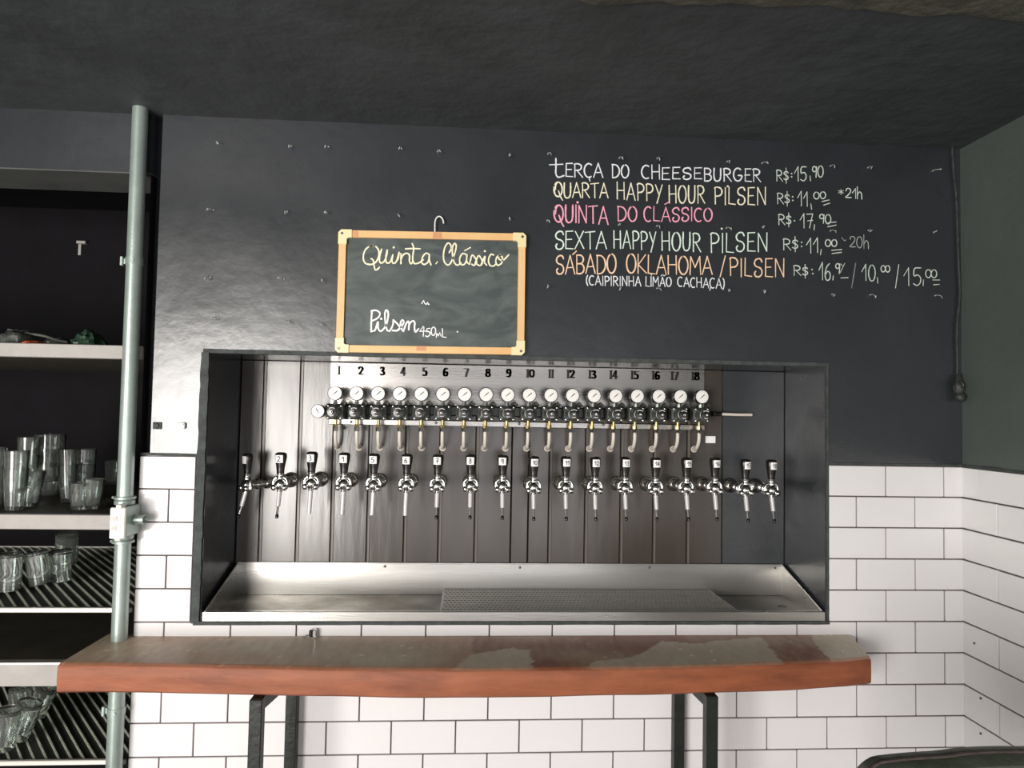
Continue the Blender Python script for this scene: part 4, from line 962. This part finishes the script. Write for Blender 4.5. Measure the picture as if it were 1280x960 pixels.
def rack(label, zt_, zb_, ymax):
    t = thing('glass_rack', label, 'rack', ((RX0+SX1)/2, 0, zb_)); xa_ = RX0+.002-(RX0+SX1)/2; xb_ = SX1-(RX0+SX1)/2; H_ = zt_-zb_
    MB().box((xa_, 0, 0), (xb_, .012, H_), bev=.002).build('front_rim', M_RIM, t); MB().box((xa_, ymax-.012, 0), (xb_, ymax, H_)).build('back_rim', M_RIM, t)
    MB().box((xa_, .012, 0), (xb_, ymax-.012, H_*.35)).build('tray', M_MAT, t)
    # ridges of the mat running diagonally, with beads
    mb = MB(); zt2 = H_*.85; pitch = .036; sl = .83
    w_ = xb_-xa_; d_ = ymax-.026; k = -int(d_/pitch)-1
    while k*pitch < w_:
        # line x = xa+ k*pitch + s, y = d - s  (running from back-left to front-right)
        s0 = max(0, -k*pitch); s1 = min(d_*sl, w_-k*pitch)
        if s1-s0 > .01:
            p0 = Vector((xa_+k*pitch+s0, .013+d_-s0/sl, 0)); p1 = Vector((xa_+k*pitch+s1, .013+d_-s1/sl, 0)); n_ = Vector((.0017, .0012, 0))
            nd = max(1, int((p1-p0).length/.015))
            for b__ in range(nd):
                qa, qb = p0.lerp(p1, b__/nd), p0.lerp(p1, (b__+.68)/nd)
                vs = [qa-n_, qa+n_, qb+n_, qb-n_]; vs2 = [v+Vector((0, 0, zt2)) for v in vs]
                mb.add(vs+vs2, [(0, 1, 5, 4), (1, 2, 6, 5), (2, 3, 7, 6), (3, 0, 4, 7), (4, 5, 6, 7)])
        k += 1
    mb.build('mat_ridges', [M_MATL, M_MATL], t, kind='stuff')
    return t
rack('dark ribbed rack with pale front rim and upturned glasses, between two shelves', z3t, z3b, RD-.01)
rack('dark ribbed rack with a cluster of upturned glasses, lowest in the recess', z5t, z5b, RD-.01)

# ================================================================== GLASSES
def tumbler(h, rb, rt_, th=.0025, base=.010, n=24):
    mb = MB(); mb.lathe([(0.0002, 0), (rb*.92, 0), (rb, .003), (rb+(rt_-rb)*.5, h*.5), (rt_, h-.001), (rt_-th*.5, h), (rt_-th, h-.001), (rb+(rt_-rb)*.5-th, h*.5), (rb-th, base+.002), (rb*.7, base), (0.0002, base)], n=n)
    return mb
GM = {}
def glass(px, py, z, h, rb, rt_, label, stack=1, flip=False, tilt=(0, 0), name='drinking_glass', mt=None, group='drinking glasses on the shelves', Y=None):
    p = onZ(px, py, z) if Y is None else Vector((onY(px, py, Y).x, Y, z))
    key = (h, rb, rt_)
    if key not in GM: GM[key] = tumbler(h, rb, rt_, th=.0018).mesh('drinking_glass', mt or M_GLASS)
    step = h*.42
    for k in range(stack):
        o = inst(name, GM[key], None, (p.x, p.y, z+.001+(k*step)))
        if flip: o.rotation_euler = (pi+tilt[0], tilt[1], 0); o.location.z = z+.001+h+abs(sin(tilt[1]))*rt_*1.0
        else: o.rotation_euler = (tilt[0], tilt[1], 0)
        if not flip and (tilt[0] or tilt[1]): o.location.z += rb*abs(sin(tilt[1]))+rb*abs(sin(tilt[0]))
        o.location.x += k*step*sin(tilt[1]) if not flip else 0
        lb = label if stack == 1 else f'{label}, {["bottom", "second", "third", "fourth", "fifth"][k]} of its stack'
        tag(o, lb, 'glass', group)
zs = z2t
glass(-13, 636, zs, .135, .030, .038, 'clear tumbler at the left picture edge on the glass shelf', 2)
glass(18, 637.5, zs, .130, .026, .034, 'clear tall tumbler in front, leftmost full stack on the shelf', 2)
glass(36, 633.5, zs, .115, .023, .031, 'clear leaning tumbler left of the wide glass stack', 1, tilt=(0, .13))
glass(33, 622, zs, .150, .027, .035, 'clear tumbler behind the leaning one on the shelf', 2)
glass(60, 619, zs, .120, .042, .051, 'wide clear glass in the widest stack on the shelf', 3)
glass(85.5, 628, zs, .125, .022, .030, 'clear narrow tumbler right of the wide stack', 2, tilt=(0, -.06))
glass(104, 625, zs, .125, .030, .036, 'clear tumbler in the tall stack behind the short pair', 2)
glass(99.5, 637, zs, .085, .024, .033, 'short clear glass in front, left one of the short pair', 1)
glass(114.5, 636.5, zs, .095, .021, .032, 'short clear glass in front, right one of the short pair', 1, tilt=(0, .06))
glass(141, 605, zs, .100, .028, .036, 'small clear glass far back beside the pipe', 1)
zs = z3t+.001
glass(11, 738, zs, .120, .036, .032, 'upturned clear glass at the left on the upper rack', 1, flip=True)
glass(43, 733, zs, .110, .036, .030, 'upturned clear glass leaning on the upper rack, second from left', 1, flip=True, tilt=(0, -.16))
glass(74, 727, zs, .105, .036, .030, 'upturned clear glass on the upper rack, right of the leaning one', 1, flip=True, tilt=(0, -.05))
glass(83, 706, zs, .115, .040, .036, 'upturned clear glass far back on the upper rack', 1, flip=True, tilt=(.1, .06))
zs = z5t+.001
glass(8, 938, zs, .120, .036, .030, 'upturned glass frontmost on the lowest rack', 1, flip=True, tilt=(0, .1))
glass(36, 928, zs, .115, .036, .031, 'upturned glass on lowest rack, second from the front', 1, flip=True, tilt=(0, .3))
glass(24, 900, zs, .110, .034, .030, 'upturned glass in the middle of the lowest rack cluster', 1, flip=True)
glass(58, 900, zs, .100, .034, .028, 'upturned glass leaning right at the back of lowest rack cluster', 1, flip=True, tilt=(0, .35))

# crumpled things on the top shelf
def crumple(name, x0, x1, top, label, m, seed, cat, yd=.05):
    a_, b_ = onY(x0, top, yd), onY(x1, top, yd); w_ = (b_.x-a_.x)/2; h_ = a_.z-z1t; mb = MB(); n = 22; k = 9; vs = []
    for j in range(k+1):
        t_ = pi/2*j/k
        for i_ in range(n):
            th_ = 2*pi*i_/n; d = Vector((cos(th_)*cos(t_), sin(th_)*cos(t_), sin(t_)))
            f_ = 1+.35*NZ.noise(d*2.6+Vector((seed, 0, 0)))+.15*NZ.noise(d*7+Vector((0, seed, 0)))
            vs.append((d.x*w_*f_, d.y*.07*f_, max(0, d.z*h_*f_)))
    mb.add(vs, [(j*n+i_, j*n+(i_+1) % n, (j+1)*n+(i_+1) % n, (j+1)*n+i_) for j in range(k) for i_ in range(n)], 0, True)
    o = mb.build(name, m); o.location = ((a_.x+b_.x)/2, yd+.05, z1t); tag(o, label, cat)
crumple('plastic_bag', -8, 30, 411, 'crumpled grey plastic bag on the top shelf at the picture edge', M_BAG, 1, 'bag')
crumple('plastic_bag', 42, 78, 420, 'flat crumpled grey plastic bag on the top shelf behind the orange bit', M_BAG, 4, 'bag', .14)
crumple('orange_wrapper', 24, 46, 424.5, 'small orange wrapper lying on the front of the top shelf', M_ORANGE, 6, 'wrapper', .01)
crumple('green_bag', 84, 118, 412, 'dark green crumpled bag on the right of the top shelf', M_BAGG, 9, 'bag', .06)
pts = [onY(a_, b_, .1) for a_, b_ in ((10, 412), (30, 416), (55, 420), (70, 425), (85, 428))]
MB().tube(catmull(pts, 4), .004, 8).build('cable', M_BAG).location = (0, 0, 0)
tag(bpy.data.objects['cable'], 'thin grey cable lying across the top shelf bags', 'cable')
# small hook on the recess back wall
q = onY(103, 305, RD-.002); q2 = onY(107, 322, RD-.02)
mb = MB(); mb.box((-.016, -.004, -.03), (-.004, .0, .03), bev=.001); mb.box((-.016, -.02, .018), (.022, 0, .03), bev=.001)
o = mb.build('wall_bracket', M_SHELF); o.location = (q.x, RD-.001, q.z-.02); tag(o, 'small grey bracket on the dark back wall above the top shelf', 'bracket')

# ================================================================== CABLE IN THE CORNER
pts = []
for a_, b_ in ((1190, 182), (1192, 215), (1195, 245), (1196.5, 285), (1198, 330), (1199.5, 370), (1196, 410), (1196.5, 450), (1196, 480)):
    q = onY(a_, b_, -.008); pts.append(Vector((min(q.x, XR-.006), -.008, q.z)))
t = thing('corner_cable', 'black painted cable hanging down the wall corner with a taped connector at its end', 'cable', (pts[-1].x, -.008, pts[-1].z))
pp = [p-Vector(t.location) for p in pts]; pp[0].z = ZC-pts[-1].z
MB().tube(catmull(pp, 4), .004, 8).build('cord', M_CABLE, t)
mb = MB(); mb.sphere((-.004, -.014, -.012), .026, 14, sc=(.7, .7, 1)); mb.cyl((0, -.008, .03), (-.004, -.012, 0), .008, .014, n=12); mb.sphere((.000, -.018, -.044), .02, 12, sc=(.9, .8, .8)); mb.build('taped_connector', M_CABLE, t)
mb = MB(); mb.tube([(-.016+.011*cos(x), -.036, -.008+.014*sin(x)) for x in [radians(30*k) for k in range(9)]], .0022, 8); mb.build('wire_loop', M_NUT, t)
for a_, b_ in ((1251-33, 804), (1226, 873), (1226, 917)):
    q = onX(a_, b_, XR-.009); o = MB().cyl((0, 0, 0), (-.002, 0, 0), .0035, n=10).build('wall_plug', M_GROUT); o.location = q
    tag(o, {804: 'tiny grey plug on the side wall tile, highest of three', 873: 'tiny grey plug on the side wall tile, middle of three', 917: 'tiny grey plug on the side wall tile, lowest of three'}[b_], 'fixing', 'plugs in the side wall tiles')

# ================================================================== CHAIR BACK AT LOWER RIGHT
YC = -.95
a_, b_ = onY(1079, 946, YC), onY(1300, 936, YC)
ztop = b_.z; x0c = a_.x; wc = .50
t = thing('leather_chair', 'chair with worn dark green leather backrest and brass-nailed corner, at lower right', 'chair', (x0c+wc/2, YC, 0))
mb = MB(); hw = wc/2; n = 30; vs = []
zb_ = ztop-.30
def top_z(u_):
    e_ = min(u_, 1-u_)*wc; r_ = .035
    d_ = -.016*max(0, 1-u_*2.2); 
    return ztop+d_+(-(r_-math.sqrt(max(0, r_*r_-(r_-e_)**2))) if e_ < r_ else 0)+NZ.noise(Vector((u_*9, 1, 1)))*.002
us = [0, .006, .015, .03, .05, .075]+[.1+.8*k/22 for k in range(23)]+[.925, .95, .97, .985, .994, 1]
for u_ in us:
    x_ = -hw+wc*u_; zt_ = top_z(u_)
    vs += [(x_, -.030, zb_), (x_, -.034, (zb_+zt_)/2), (x_, -.030, zt_-.014), (x_, -.018, zt_-.003), (x_, .0, zt_), (x_, .018, zt_-.003), (x_, .03, zt_-.014), (x_, .03, zb_)]
k = 8; N = len(us); fs = [(i_*k+j_, (i_+1)*k+j_, (i_+1)*k+(j_+1) % k, i_*k+(j_+1) % k) for i_ in range(N-1) for j_ in range(k)]
mb.add(vs, fs, 0, True); mb.add(vs[:k], [tuple(range(k))]); mb.add(vs[-k:], [tuple(range(k))[::-1]]); mb.build('backrest', M_LEATHER, t)
mb = MB(); mb.tube([(-hw+wc*u_, -.008, top_z(u_)-.001+NZ.noise(Vector((u_*40, 3, 1)))*.0015) for u_ in us[1:-1]], .0035, 8); mb.build('piping', M_LEATHERE, t, label='scuffed brown piping')
for k_ in range(4): MB().sphere((-hw+.012-.006*(k_ > 0)+.004*(k_ == 0), -.031, top_z(.03)-.012-.018*k_), .0065, 12, sc=(1, .6, 1)).build('upholstery_nail', M_BRASS, t)
MB().box((-hw+.01, -.45, .40), (hw-.01, .03, .47), bev=.02).build('seat', M_LEATHER, t)
for sx in (-1, 1):
    MB().cyl((sx*(hw-.03), .01, 0), (sx*(hw-.03), .012, zb_+.02), .017, .02, n=14).build('leg', M_LEGS, t)
    MB().cyl((sx*(hw-.04), -.41, 0), (sx*(hw-.04), -.41, .41), .015, .02, n=14).build('leg', M_LEGS, t)
